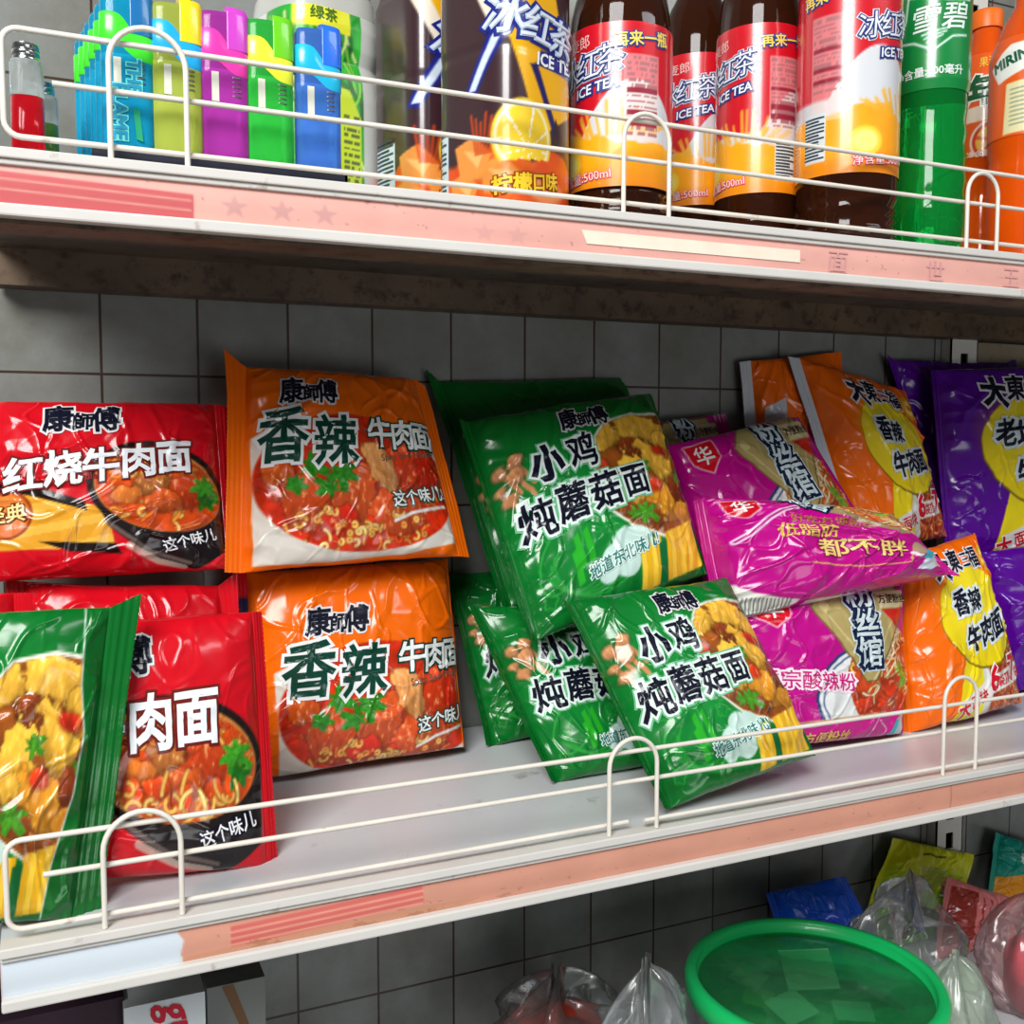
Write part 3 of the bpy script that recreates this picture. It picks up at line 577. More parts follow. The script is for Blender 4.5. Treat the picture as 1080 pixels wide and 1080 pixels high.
br.inputs['Color1'].default_value = L4((140, 143, 140)); br.inputs['Color2'].default_value = L4((131, 135, 132)); br.inputs['Mortar'].default_value = L4((74, 56, 46))
L.new(mp.outputs[0], br.inputs['Vector'])
nz = N.new('ShaderNodeTexNoise'); nz.inputs['Scale'].default_value = 9; nz.inputs['Detail'].default_value = 8; nz.inputs['Roughness'].default_value = .68; L.new(tc.outputs['Object'], nz.inputs['Vector'])
rp = N.new('ShaderNodeValToRGB'); rp.color_ramp.elements[0].position = .35; rp.color_ramp.elements[1].position = .62; rp.color_ramp.elements[0].color = L4((206, 196, 180)); rp.color_ramp.elements[1].color = (1, 1, 1, 1)
L.new(nz.outputs['Fac'], rp.inputs['Fac'])
mx = N.new('ShaderNodeMixRGB'); mx.blend_type = 'MULTIPLY'; mx.inputs['Fac'].default_value = .8; L.new(br.outputs['Color'], mx.inputs['Color1']); L.new(rp.outputs['Color'], mx.inputs['Color2'])
L.new(mx.outputs['Color'], b.inputs['Base Color'])
bp = N.new('ShaderNodeBump'); bp.inputs['Strength'].default_value = .6; bp.inputs['Distance'].default_value = .002; bp.invert = True; L.new(br.outputs['Fac'], bp.inputs['Height']); L.new(bp.outputs['Normal'], b.inputs['Normal'])
struct(MB().box((-1.2, .9, 0), (2.6, .98, 2.4)).build('wall_back', MATS['glazed_tile'], smooth=False))
struct(MB().box((-1.6, -2.6, -.05), (2.9, .98, 0)).build('floor', plain('floor_concrete', (120, 116, 110), .6, var=.15, vscale=4), smooth=False))

# ------------------------------------------------------------------ shelving
XL, XR = -0.032, 1.6
STEEL = plain('painted_shelf_steel', (206, 209, 212), .3, var=.05, vscale=6, dirt=(120, 104, 90), dscale=22, dth=.68, bump=.03, bscale=120)
RAIL = plain('white_shelf_rail', (212, 209, 203), .4, var=.04, vscale=25, dirt=(126, 100, 80), dscale=38, dth=.68)
RUST = plain('rusty_shelf_steel', (92, 74, 56), .6, var=.35, vscale=14, dirt=(52, 30, 18), dscale=60, dth=.56, bump=.1)
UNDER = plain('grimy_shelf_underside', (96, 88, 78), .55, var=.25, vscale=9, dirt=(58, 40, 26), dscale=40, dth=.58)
def strip_art(kind):
    Lc = (XR - XL) * 100; a = Art(0, Lc, 2.7, 1500, 30, (226, 168, 156) if kind == 'top' else (206, 146, 124))
    n = fbm(a.X * .35, a.Y * .5, 5); a.c = a.c * (0.96 + .08 * n[..., None])
    sp_ = fbm(a.X * 2.2, a.Y * 2.5, 9, 4); a.over((sp_ > .80) * .5, (150, 106, 92))
    X = lambda px, py: (float(atY(px, py, .602)[0]) - XL) * 100
    if kind == 'top':
        x1 = X(204, 210); a.poly([(0, .55), (x1, .95), (x1, 2.7), (0, 2.7)], (198, 94, 96)); 
        for k in (1.35, 1.95): a.line([(0, k - .35), (x1 - .2, k)], .12, (218, 150, 138))
        for px in (247, 297, 342, 510, 545):
            cx, cy = X(px, 220), 1.5 + (px > 400) * .2; pts = [(cx + (.8 if i % 2 == 0 else .34) * math.sin(i * .6283), cy - (.8 if i % 2 == 0 else .34) * math.cos(i * .6283)) for i in range(10)]
            d = a.sdp(pts); a.over((.5 - d / a.soft).clip(0, 1) * (.55 if px < 400 else .25), (186, 140, 142))
        for px, ch in ((882, '面'), (985, '世'), (1065, '王')): a.text(ch, X(px, 270), 1.5, 2.0, (212, 158, 156), 0, bold=0)
    else:
        x1 = X(192, 1000); a.poly([(0, 0), (x1, 0), (x1 - .25, .4), (x1 + .1, 1.0), (x1 - .1, 2.0), (x1 + .3, 2.7), (0, 2.7)], (206, 216, 224))
        x2, x3 = X(243, 990), X(445, 960); a.poly([(x2, .7), (x3, .35), (x3 + .1, 1.7), (x2, 2.2)], (206, 102, 96))
        for k in (.75, 1.2, 1.65): a.line([(x2, k + .35), (x3, k)], .13, (226, 160, 132))
        a.poly([(x1, 2.2), (x3, 1.9), (x3 + 4, 2.1), (x3 + 2, 2.7), (x1, 2.7)], (196, 140, 112)); st = fbm(a.X * .8, a.Y * 3, 12, 4); a.over((a.X > x1) * (a.X < x3 + 8) * (a.Y > 1.7) * (st > .68) * .4, (150, 96, 70))
        xs = X(1002, 824); a.line([(xs, 0), (xs, 2.7)], .08, (150, 100, 84))
    return a
def shelf(zt, kind, label, front=.6):
    t = thing('store_shelf', label, 'shelf', (XL, front, zt), 'long steel shelves')
    o = np.array([XL, front, zt])
    def bx(y0, y1, z0, z1, x0=XL, x1=XR): return (np.array([x0, y0, z0]) - o, np.array([x1, y1, z1]) - o)
    mb = MB(); mb.box(*bx(front + .010, .893, zt - .004, zt - .001)); mb.build('deck', STEEL, t, False)
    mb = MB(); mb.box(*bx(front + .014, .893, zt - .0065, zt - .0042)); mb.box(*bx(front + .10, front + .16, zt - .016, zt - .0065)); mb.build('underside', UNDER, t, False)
    mb = MB(); mb.box(*bx(.868, .894, zt - .034, zt - .0065)); mb.box(*bx(front + .004, front + .03, zt - .0375, zt - .0355)); mb.box(*bx(front + .006, front + .010, zt - .036, zt - .004)); mb.build('flange', RUST, t, False)
    mb = MB(); mb.box(*bx(front - .003, front + .012, zt - .0055, zt)); mb.box(*bx(front - .001, front + .006, zt - .0085, zt - .0055)); mb.build('upper_rail', RAIL, t, False, bevel=.0008)
    mb = MB(); mb.box(*bx(front - .004, front + .008, zt - .0352, zt - .0285)); mb.build('lower_rail', RAIL, t, False, bevel=.0012)
    if kind:
        a = strip_art(kind); x = np.linspace(0, XR - XL, 1500); z = np.linspace(-.0065, -.030, 30)
        P = np.stack([np.repeat(x[None], 30, 0), np.repeat((.002 - .0016 * np.cos(np.linspace(-1.4, 1.4, 30)))[:, None], 1500, 1), np.repeat(z[:, None], 1500, 1)], -1)
        mb = MB(); mb.grid(P, a.c, flip=False)
        a.stamp(mb, lambda xx, yy, l: np.stack([xx / 100, np.full_like(xx, .0002 - l), -.0065 - yy / 2.7 * .0235], -1))
        mb.build('price_strip', PAPER, t)
    return t
top = shelf(1.400, 'top', 'upper steel shelf with pink front strip, holding drinks and lighters')
midsh = shelf(.976, 'mid', 'middle steel shelf with pink strip, holding the noodle packets')
t = thing('store_shelf', 'lower steel shelf under the green-lidded tub, almost out of view', 'shelf', (XL, .45, .66), 'long steel shelves')
MB().box((0, 0, -.005), (XR - XL, .444, 0)).build('deck', STEEL, t, False); MB().box((0, -.004, -.036), (XR - XL, .0, 0)).build('front_rail', RAIL, t, False)
# paper tape on the upper strip
xa, xb = float(atY(612, 255, .602)[0]), float(atY(842, 268, .602)[0])
mb = MB(); n = 40; xx = np.linspace(xa, xb, n); zz = np.linspace(1.3862, 1.3775, 4)
P = np.stack([np.repeat(xx[None], 4, 0) + np.linspace(0, .004, 4)[:, None] * (np.linspace(1, 0, n)[None] > .9), np.full((4, n), .6000), np.repeat(zz[:, None], n, 1)], -1); mb.grid(P); mb.grid(P + np.array([0, .0004, 0]), flip=True)
o = mb.build('paper_tape', plain('yellowed_paper', (236, 224, 204), .7, var=.05, vscale=60)); tag(o, 'strip of blank whitish paper tape stuck on the upper pink shelf edge', 'tape')
def guard(label, zs, zl, left, hoops, Y=.605, cut=None, ms=0):
    t = thing('wire_guard', label, 'shelf guard', (XL, Y, zl), 'wire guards on the shelf edges'); o = np.array([XL, Y, zl])
    W = plain('white_coated_wire', (226, 220, 208), .35, var=.06, vscale=40, dirt=(130, 96, 70), dscale=46, dth=.69)
    x0 = float(atY(left[0], left[1], Y)[0]); r = .0016; zt_, zm, zb = zs; c = .008
    def arc(cx, cz, a0, a1): return [(cx + c * math.cos(a), Y, cz + c * math.sin(a)) for a in np.linspace(a0, a1, 6)]
    pts = [(XR, Y, zt_)] + arc(x0 + c, zt_ - c, math.pi / 2, math.pi) + arc(x0 + c, zb + c, math.pi, 1.5 * math.pi)
    if cut: pts += [(cut[0], Y, zb)]
    else: pts += [(XR, Y, zb)]
    MB().tube([np.array(p) - o for p in pts], r).build('rail', W, t)
    if cut: MB().tube([np.array(p) - o for p in [(cut[1], Y - .003, zb), (XR, Y - .003, zb)]], r).build('rail', W, t)
    MB().tube([np.array(p) - o for p in [(ms, Y + .001, zm), (XR, Y + .001, zm)]], r).build('rail', W, t)
    for xl, xr, yt in hoops:
        X0, X1 = float(atY(xl, yt, Y)[0]), float(atY(xr, yt, Y)[0]); zt2 = float(atY((xl + xr) / 2, yt, Y)[2]); R = (X1 - X0) / 2
        pts = [(X0, Y - .004, zl + .0005)] + [((X0 + X1) / 2 - R * math.cos(a), Y - .004, zt2 - R + R * math.sin(a)) for a in np.linspace(0, math.pi, 16)] + [(X1, Y - .004, zl + .0005)]
        MB().tube([np.array(p) - o for p in pts], r).build('hoop', W, t)
guard('white wire guard along the upper shelf edge before the drinks', (1.4626, 1.4372, 1.4075), 1.400, (3, 100), [(113, 194, 33), (655, 703, 122), (1017, 1049, 184)], ms=float(atY(55, 93, .605)[0]))
guard('white wire guard along the middle shelf edge before the noodle packets', (1.0323, 1.0106, .9825), .976, (7, 950), [(107, 189, 853), (640, 690, 777), (993, 1027, 713)], cut=(float(atY(662, 870, .605)[0]), float(atY(677, 866, .605)[0])), ms=float(atY(46, 938, .605)[0]))
# slotted upright and the board beyond it
ux0, ux1 = float(atY(1003, 380, .885)[0]), float(atY(1031, 380, .885)[0])
t = thing('slotted_upright', 'white slotted steel upright against the tiles at the right', 'shelf upright', (ux0, .885, .0)); w = ux1 - ux0
mb = MB(); mb.box((0, 0, 0), (w * .36, .002, 1.9)); mb.box((w * .64, 0, 0), (w, .002, 1.9)); 
for k in range(50): mb.box((w * .36, 0, .018 + k * .036), (w * .64, .002, .034 + k * .036))
mb.box((0, 0, 0), (.0015, .014, 1.9)); mb.box((w - .0015, 0, 0), (w, .014, 1.9)); mb.build('post', plain('white_upright_paint', (214, 210, 202), .45, dirt=(110, 84, 64), dscale=30, dth=.66), t, False)
MB().box((.0016, .010, 0), (w - .0016, .0115, 1.9)).build('slot_shade_sheet', plain('slot_shade', (24, 20, 18), .8), t, False)  # near-black sheet, its colour stands in for the shade inside the slots
struct(MB().box((ux1 + .002, .889, .985), (2.2, .8985, 1.364)).build('wall_panel', plain('stained_board', (150, 136, 112), .6, var=.2, vscale=7, dirt=(70, 46, 26), dscale=18, dth=.6), smooth=False))

# ------------------------------------------------------------------ bottles
ZD = 1.3991
def glassy(name, col, rough=.04, trans=.9, ior=1.36): return plain(name, col, rough, trans=trans, ior=ior)
TEA = glassy('dark_tea', (58, 26, 12), .05, .35); GREENB = glassy('green_bottle_plastic', (20, 200, 84), .04, .8); ORSODA = plain('orange_soda', (246, 92, 12), .08, trans=.25, ior=1.36, coat=.5)
PALE = plain('pale_bottle_plastic', (214, 216, 208), .25, trans=.3); CAPR = plain('red_cap', (200, 24, 30), .4); CAPG = plain('green_cap', (20, 140, 60), .4); CAPO = plain('orange_cap', (240, 110, 20), .4); CAPW = plain('white_cap', (232, 232, 226), .4)
def bottle(label, group, px, Y, r, prof, body, art, zl, capm, p=2.0, rot=0.0, facing=0.0):
    c = atY(px, 120, Y); t = thing('drink_bottle', label, 'bottle', (c[0], c[1], ZD), group)
    face = math.atan2(-c[1], -c[0]) + facing
    top_ = prof[-1][1]
    mb = MB(); mb.lathe([(a * r, z) for a, z in prof], 64, p=p, rot=rot); bb = mb.build('bottle_body', body, t)
    # capped neck
    rn = prof[-1][0] * r
    MB().lathe([(rn * 1.18, top_ - .003), (rn * 1.2, top_ + .012), (rn * 1.1, top_ + .0145), (1e-4, top_ + .0145)], 32).build('cap', capm, t)
    if art is not None:
        zs_, rs_ = [z for _, z in prof], [a * r for a, _ in prof]; n, m_ = art.X.shape[1], art.X.shape[0]
        def surf(x, y, lift):
            th = x / (art.x1 - art.x0) * 2 * math.pi; z = zl[1] - y / art.H * (zl[1] - zl[0]); q = th + face - rot
            k = (np.abs(np.cos(q)) ** p + np.abs(np.sin(q)) ** p) ** (-1 / p); R = (np.interp(z, zs_, rs_) + .0006) * k + lift
            return np.stack([R * np.cos(th + face), R * np.sin(th + face), z], -1)
        P = surf(art.X, art.Y, 0.0); mb = MB(); mb.grid(P, art.c, flip=True); art.stamp(mb, surf); mb.build('label_sleeve', SLEEVE, bb)
    return t
def zp(px, py, Y, r):
    c = atY(px, 120, Y); h = math.hypot(c[0], c[1]) - r; d = ray(px, py); return 1.25 + d[2] * h / math.hypot(d[0], d[1]) - ZD
PT = [(.80, 0), (.93, .004), (.98, .010), (1, .014), (.9, .017), (.99, .0205), (.89, .024), (.99, .0275), (.93, .031), (1, .038), (1, .12), (1, .145), (.97, .158), (.9, .172), (.72, .186), (.5, .198), (.38, .206), (.36, .222)]
def ring(H, r, n=210, m=90, base=(212, 214, 218)): return Art(-math.pi * r * 100, math.pi * r * 100, H, n, m, base)
def art_tea(r, xa, xt, xi, xb, H=12.4):
    a = ring(H, r); R_ = (206, 16, 34)
    def xw(x0): w = 2 * math.pi * r * 100; return (a.X - x0 + w / 2) % w - w / 2
    yb = H * .40 + 0.24 * np.minimum(xw(xa) ** 2, 16) - .6; a.over((yb - a.Y) / a.soft + .5, R_); a.over((.5 - np.abs(a.Y - yb - .12) / .1).clip(0, 1), (246, 240, 236))
    sp_ = .66 * H + 1.1 * (fbm(a.X * .7, a.X * 0, 4) - .5) + .10 * np.minimum(xw(xt - 1.5) ** 2, 9)
    g = .5 + .5 * fbm(a.X * .9, a.Y * .9, 7); a.over((a.Y - sp_) / a.soft + .5, np.clip(np.array((246, 160, 22))[None, None] * (.86 + .28 * g[..., None]), 0, 255))
    rn = random.Random(3)
    for k in range(26):
        x0 = xt + 1.5 + rn.uniform(-3.2, 3.2); y0 = H * .68; ln_ = rn.uniform(.8, 3.0) * max(.25, 1 - abs(x0 - xt - 1.5) / 3.4); a.line([(x0, y0), (x0 + (x0 - xt - 1.5) * .35, y0 - ln_)], rn.uniform(.1, .3), (240, 176, 50), .9)
    a.over(((a.Y - H * .86) / 1.5).clip(0, 1) * .7, (226, 124, 14))
    a.ell(xt - 2.2, H * .84, 1.3, 1.1, (250, 214, 60)); a.ell(xt - 2.2, H * .84, .95, .8, (252, 232, 130))
    NB = (24, 44, 120)
    for i, ch in enumerate('冰红茶'): a.text(ch, xt - 2.0 + 1.75 * i, H * .27 - .3 * i, 2.1, (226, 232, 240), 8, [(.05, NB), (.085, (226, 232, 240))], .18, .0)
    a.text('ICE TEA', xt + .4, H * .385, .95, (236, 240, 244), 9, [(.14, NB)], .2, .02)
    a.text('今麦郎', xt - 1.5, H * .1, 1.0, (240, 200, 196), 4, bold=0)
    a.text('净含量:500ml', xt - .8, H * .93, .85, (250, 232, 220), 4, [(.06, (226, 60, 110))], 0, 0)
    # information panel
    a.over((np.abs(xw(xi)) < 1.35) * (a.Y > H * .2) * (a.Y < H * .72) * .55, (240, 214, 206))
    for k in range(15):
        yy = H * .22 + k * .37
        if k in (6, 10, 12): a.over((np.abs(xw(xi)) < 1.2) * (np.abs(a.Y - yy) < .17), (150, 40, 60))
        else: a.over((np.abs(xw(xi)) < 1.2) * (np.abs(a.Y - yy) < .1) * (vn(a.X * 6, a.Y * 0 + k, 3) > .3), (176, 112, 116))
    a.text('再来一瓶', xi, H * .1, 1.05, (250, 214, 90), 5, [(.09, (24, 60, 140))], 0, .02)
    a.over((np.abs(xw(xb)) < .95) * (a.Y > H * .68) * (a.Y < H * .93), (214, 226, 226)); a.text('|l||ll|l|||l|', xb, H * .805, 1.9, (40, 60, 80), 90, [], 0, .012, .55)
    return a
def art_lemon(r, xt):
    H = 16.5; a = ring(H, r, 210, 120, (58, 34, 40)); x = a.X - xt
    a.poly([(xt - 3.4, -1), (xt + 2.5, -1), (xt + 5.4, 9.4), (xt + 1.5, 12), (xt - .6, 5)], (238, 176, 16)); a.poly([(xt - 4.4, -1), (xt - 3.2, -1), (xt - .4, 4.6), (xt - 1.4, 5)], (238, 226, 206))
    a.poly([(xt + .9, 7.2), (xt + 1.5, 7.0), (xt + 3.6, 11.0), (xt + 3.2, 11.4)], (26, 22, 96)); a.poly([(xt + 3.4, 10.2), (xt + 4.6, 12), (xt + 4.3, 12.6), (xt + 3.2, 11)], (40, 20, 30))
    lo = 13.0 + .5 * np.sin(a.X * 1.2) + .8 * (fbm(a.X, a.Y * .2, 6) - .5); g = fbm(a.X * .8, a.Y * .8, 9)
    a.over((a.Y - lo) / .3 + .5, np.clip(np.stack([214 + 30 * g, 60 + 60 * g, 14 + 16 * g], -1), 0, 255))
    for k, (dx, dy, w_) in enumerate([(-2.9, 13.2, 1.5), (-1.0, 14.6, 1.3), (-3.6, 15.2, 1.2)]):
        a.poly([(xt + dx - w_, dy - w_ * .6), (xt + dx + .2, dy - w_), (xt + dx + w_, dy - .1), (xt + dx + w_ * .5, dy + w_), (xt + dx - w_ * .7, dy + w_ * .8)], (236, 150, 66)); a.poly([(xt + dx - w_ * .5, dy - w_ * .4), (xt + dx + w_ * .6, dy - .2), (xt + dx + w_ * .3, dy + w_ * .5)], (246, 190, 110))
    for k in range(9): a.line([(xt - 2.6 + .2 * k, 13), (xt - 3 + .4 * k, 10.4 + .3 * (k % 3))], .2, (206, 70, 20), .8)
    cx, cy = xt + .7, 12.0; d, _, _ = a.ed(cx, cy, 2.2, 2.5); up = (a.Y < 13.6 - .16 * (a.X - xt))
    a.over((.5 - d / a.soft).clip(0, 1) * up, (238, 206, 50)); d2, _, _ = a.ed(cx, cy, 2.0, 2.3); a.over((.5 - d2 / a.soft).clip(0, 1) * up, (246, 240, 206)); d3, _, _ = a.ed(cx, cy, 1.8, 2.1)
    an = np.arctan2(a.Y - cy - .8, a.X - cx); a.over((.5 - d3 / a.soft).clip(0, 1) * up * (np.abs(np.sin(an * 4.5)) > .16), (240, 204, 46))
    a.ell(xt + 2.4, 15.2, 1.8, 1.0, (240, 120, 70)); a.ell(xt + 2.4, 15.2, 1.5, .8, (244, 150, 90))
    a.text('柠檬口味', xt + 1.0, 14.9, 1.25, (250, 206, 40), 10, [(.07, (150, 60, 10))], .15, .03)
    NB = (24, 34, 130)
    for i, ch in enumerate('冰红茶'): a.text(ch, xt - .6 + 2.3 * i, 4.2 + .3 * i, 2.6, (222, 230, 240), -4, [(.11, NB), (.03, (190, 210, 236))], .2, .0)
    a.poly([(xt - 3.6, 9.0), (xt - 1.0, 4.1), (xt - .2, 5.0), (xt - 2.6, 9.2)], NB); a.poly([(xt - 3.2, 8.8), (xt - .9, 4.6), (xt - .6, 5.1), (xt - 2.6, 8.8)], (214, 226, 240))
    a.poly([(xt + 1.4, 7.1), (xt + 1.9, 6.0), (xt + 5.9, 5.8), (xt + 5.4, 7.2)], NB); a.text('ICE TEA', xt + 3.5, 6.55, 1.2, (236, 240, 244), 3, [], .2, .03)
    xb = xt - 6.2; a.over((np.abs(a.X - xb) < 1.2) * (a.Y > 11.2) * (a.Y < 15.2), (206, 222, 232)); a.text('|l||ll|l|||l|l||', xb, 13.2, 2.3, (30, 50, 80), 90, [], 0, .012, .55)
    return a
SQ = [(.84, 0), (.97, .004), (1, .012), (1, .10), (.985, .105), (1, .11), (1, .165), (.93, .172), (.98, .18), (.95, .192), (.7, .215), (.42, .232), (.38, .25)]
gT, gL = 'iced tea bottles with red labels', 'lemon tea bottles with blue lettering'
bottle('dark lemon tea bottle with barcode, left of the other lemon bottle', gL, 456, .735, .034, SQ, TEA, art_lemon(.034, 1.9), (.012, .172), CAPR, 4.5, .25)
bottle('lemon tea bottle with a big lemon slice on the sleeve', gL, 533, .662, .0365, SQ, TEA, art_lemon(.0365, .6), (.004, .166), CAPR, 4.0, .45)
r = .034; a = ring(12.5, r, 200, 90, (226, 204, 198)); a.over((a.Y - 8.4) / 1.2, (236, 190, 40)); a.ell(.8, 11.4, 1.0, .9, (236, 206, 70)); a.text('雪梨', .9, 3.5, 2.2, (120, 16, 36), 0, [], 0, .04)
for k in range(4): a.text('清润甘甜', .6, 5.2 + k * .8, .7, (170, 120, 120), 0)
bottle('pale pear drink bottle behind the lemon tea bottle', None, 586, .742, r, PT, PALE, a, (.02, .145), CAPW)
def teab(label, px, Y, r, xa, xt, xi, xb, ytop, ybot):
    z1, z0 = (zp(px, ytop, Y, r), zp(px, ybot, Y, r)); P2 = [(q, z * (z1 + .012) / .158) if z > .038 else (q, min(z, z0)) for q, z in PT]
    return bottle(label, gT, px, Y, r, P2, TEA, art_tea(r, xa, xt, xi, xb, (z1 - z0) * 100), (z0, z1), CAPR)
teab('red iced tea bottle nearest the lemon bottles, grey white band on label', 654, .668, .0372, 1.0, -2.2, 1.6, 6, 22, 196)
teab('red iced tea bottle set back between two nearer tea bottles', 735, .797, .0345, 3.0, -.6, 6, 9, 55, 216)
teab('red iced tea bottle with barcode facing out, just left of the largest tea bottle', 800, .722, .0352, 4.2, -2.6, 2.2, 2.3, 24, 203)
bpz = teab('largest red iced tea bottle, strong white glare, beside the green bottle', 894, .651, .0388, 2.6, 3.6, -1.6, -2.6, -30, 182)
# green lemon lime bottle
r = .0305; a = ring(9, r, 200, 80, (6, 130, 58)); WG = (226, 240, 232)
a.line([(-2.0, 1.4), (1.2, 2.0), (3.4, 1.8)], .16, WG); a.line([(-2.0, 1.4), (-2.2, 3.2), (-3.0, 4.9), (-1.4, 5.2), (.1, 6.0), (1.6, 4.9), (3.0, 4.7)], .16, WG)
a.text('雪碧', .75, 3.3, 2.3, WG, 4, [], .2, .008, 1.05)
for k in range(3): a.line([(-.8 + .2 * k, 4.7 + .3 * k), (1.4 - .3 * k, 4.2 + .3 * k)], .13, WG)
a.ell(2.0, 1.0, 1.2, .8, (246, 220, 20), -30); a.poly([(1.4, 1.6), (2.8, 1.4), (2.2, 2.2)], (60, 180, 40)); a.text('清爽柠檬味汽水', -.6, 1.0, .5, (240, 220, 60), 6); a.text('净含量:600毫升', -.2, 7.6, .85, WG, 2)
PS = [(.62, 0), (.8, .003), (.93, .012), (1, .022), (1, .034), (.95, .042), (.99, .05), (.94, .057), (.98, .064), (.93, .071), (.97, .078), (.92, .085), (.96, .092), (.95, .1), (1, .108), (1, .19), (.92, .2), (.7, .22), (.45, .235), (.4, .252)]
zb = zp(981, 93, .668, .0305)
bottle('green transparent lemon lime soda bottle with white outlined emblem', None, 981, .668, .0305, [(q, z * (zb - .002) / .1) if z < .1 else (q, z + zb - .1) for q, z in PS], GREENB, a, (zb, zb + .09), CAPG)
bottle('green bottle in the back row, glimpsed between red tea bottles', None, 684, .865, .031, PS, GREENB, None, None, CAPG)
def art_orange_soda(r, shift, latin):
    a = ring(9.2, r, 200, 90, (232, 92, 24)); s_ = shift
    if latin:
        a.poly([(s_ - 3.0, 2.6), (s_ - 1, .8), (s_ + 3.2, .6), (s_ + 2.8, 2.4), (s_ - 2, 4.2)], (236, 236, 228)); a.text('MIRINDA', s_ - .1, 2.0, 1.25, (10, 90, 60), 16, [], .1, .04)
        a.poly([(s_ - 1.2, 4.4), (s_ + 3, 4.0), (s_ + 3, 8.8), (s_ - 1.4, 9.0)], (232, 222, 170)); 
        for k in range(9): a.line([(s_ - .8, 5 + k * .4), (s_ + 2.6, 4.8 + k * .4)], .12, (120, 140, 130))
    else:
        a.text('美年达', s_ - 1.1, 3.4, 2.7, (14, 84, 44), 4, [(.06, (240, 236, 226))], .05, .05); a.poly([(s_ - 2.5, 4.9), (s_ + 2.4, 4.5), (s_ + 2.6, 5.8), (s_ - 2.5, 6.2)], (240, 220, 200)); a.text('橙味', s_ + .6, 5.2, 1.1, (226, 60, 20), 2)
        a.ell(s_ + .4, 7.9, 2.5, 2.0, (236, 226, 206)); a.ell(s_ + .4, 7.9, 2.3, 1.8, (206, 50, 20)); a.ell(s_ + .4, 7.9, 2.0, 1.55, (244, 190, 60))
        for k in range(7): an = k * .45 + .1; a.line([(s_ + .4, 7.9), (s_ + .4 + 1.9 * math.cos(an * 2), 7.9 - 1.5 * math.sin(an * 2))], .3, (226, 90, 20))
        a.text('净含量:300毫升', s_, 8.9, .7, (246, 226, 210), 2)
        a.text('果汁汽水', s_ + .4, .8, 1.0, (246, 190, 60), 3)
    return a
bottle('orange soda bottle set back, next to the green bottle', None, 1038, .75, .031, PS, ORSODA, art_orange_soda(.031, .9, False), (zp(1038, 165, .75, .031), zp(1038, 52, .75, .031)), CAPO)
bottle('orange soda bottle cut by the right frame edge', None, 1086, .668, .034, [(1, z) if .02 < z < .1 else (q, z) for q, z in PS], ORSODA, art_orange_soda(.034, -.8, True), (zp(1086, 140, .668, .034), zp(1086, 32, .668, .034)), CAPO)
# flask with leafy sleeve
r = .044; a = ring(15, r, 230, 120, (206, 208, 202)); g = fbm(a.X * .8, a.Y * .5, 3); msk = (np.abs(a.X + .2) < 3.9)
a.over(msk * 1.0, np.clip(np.stack([20 + 40 * g, 130 + 90 * g, 36 + 30 * g], -1), 0, 255))
a.noodles(-4, 0, 3.6, 15, 110, .22, [(60, 200, 60), (130, 220, 70), (20, 120, 40), (200, 236, 140)], 12, msk, 2.4, 1.0, 1.2)
a.poly([(-1.5, -1), (2.8, -1), (2.8, 1.6), (-1.5, 1.4)], (226, 226, 40)); a.text('绿茶', .7, .5, 1.0, (60, 110, 30))
a.poly([(1.2, 5.2), (2.6, 5.4), (3.5, 7.2), (3.6, 14.6), (1.2, 14.6)], (200, 222, 50))
for k in range(16): a.over((a.X > 2.0) * (a.X < 3.4) * (np.abs(a.Y - 7.2 - k * .45) < .12) * (vn(a.X * 5, a.Y * 0 + k, 2) > .3), (90, 110, 40))
PF = [(.9, 0), (1, .006), (1, .10), (.97, .115), (.9, .125), (.95, .135), (.97, .15), (.9, .175), (.6, .2), (.4, .21), (.38, .23)]
bottle('pale flask bottle with green leafy sleeve behind the lighters', None, 333, .79, r, PF, PALE, a, (.006, .16), CAPW, 3.2, 0.3)

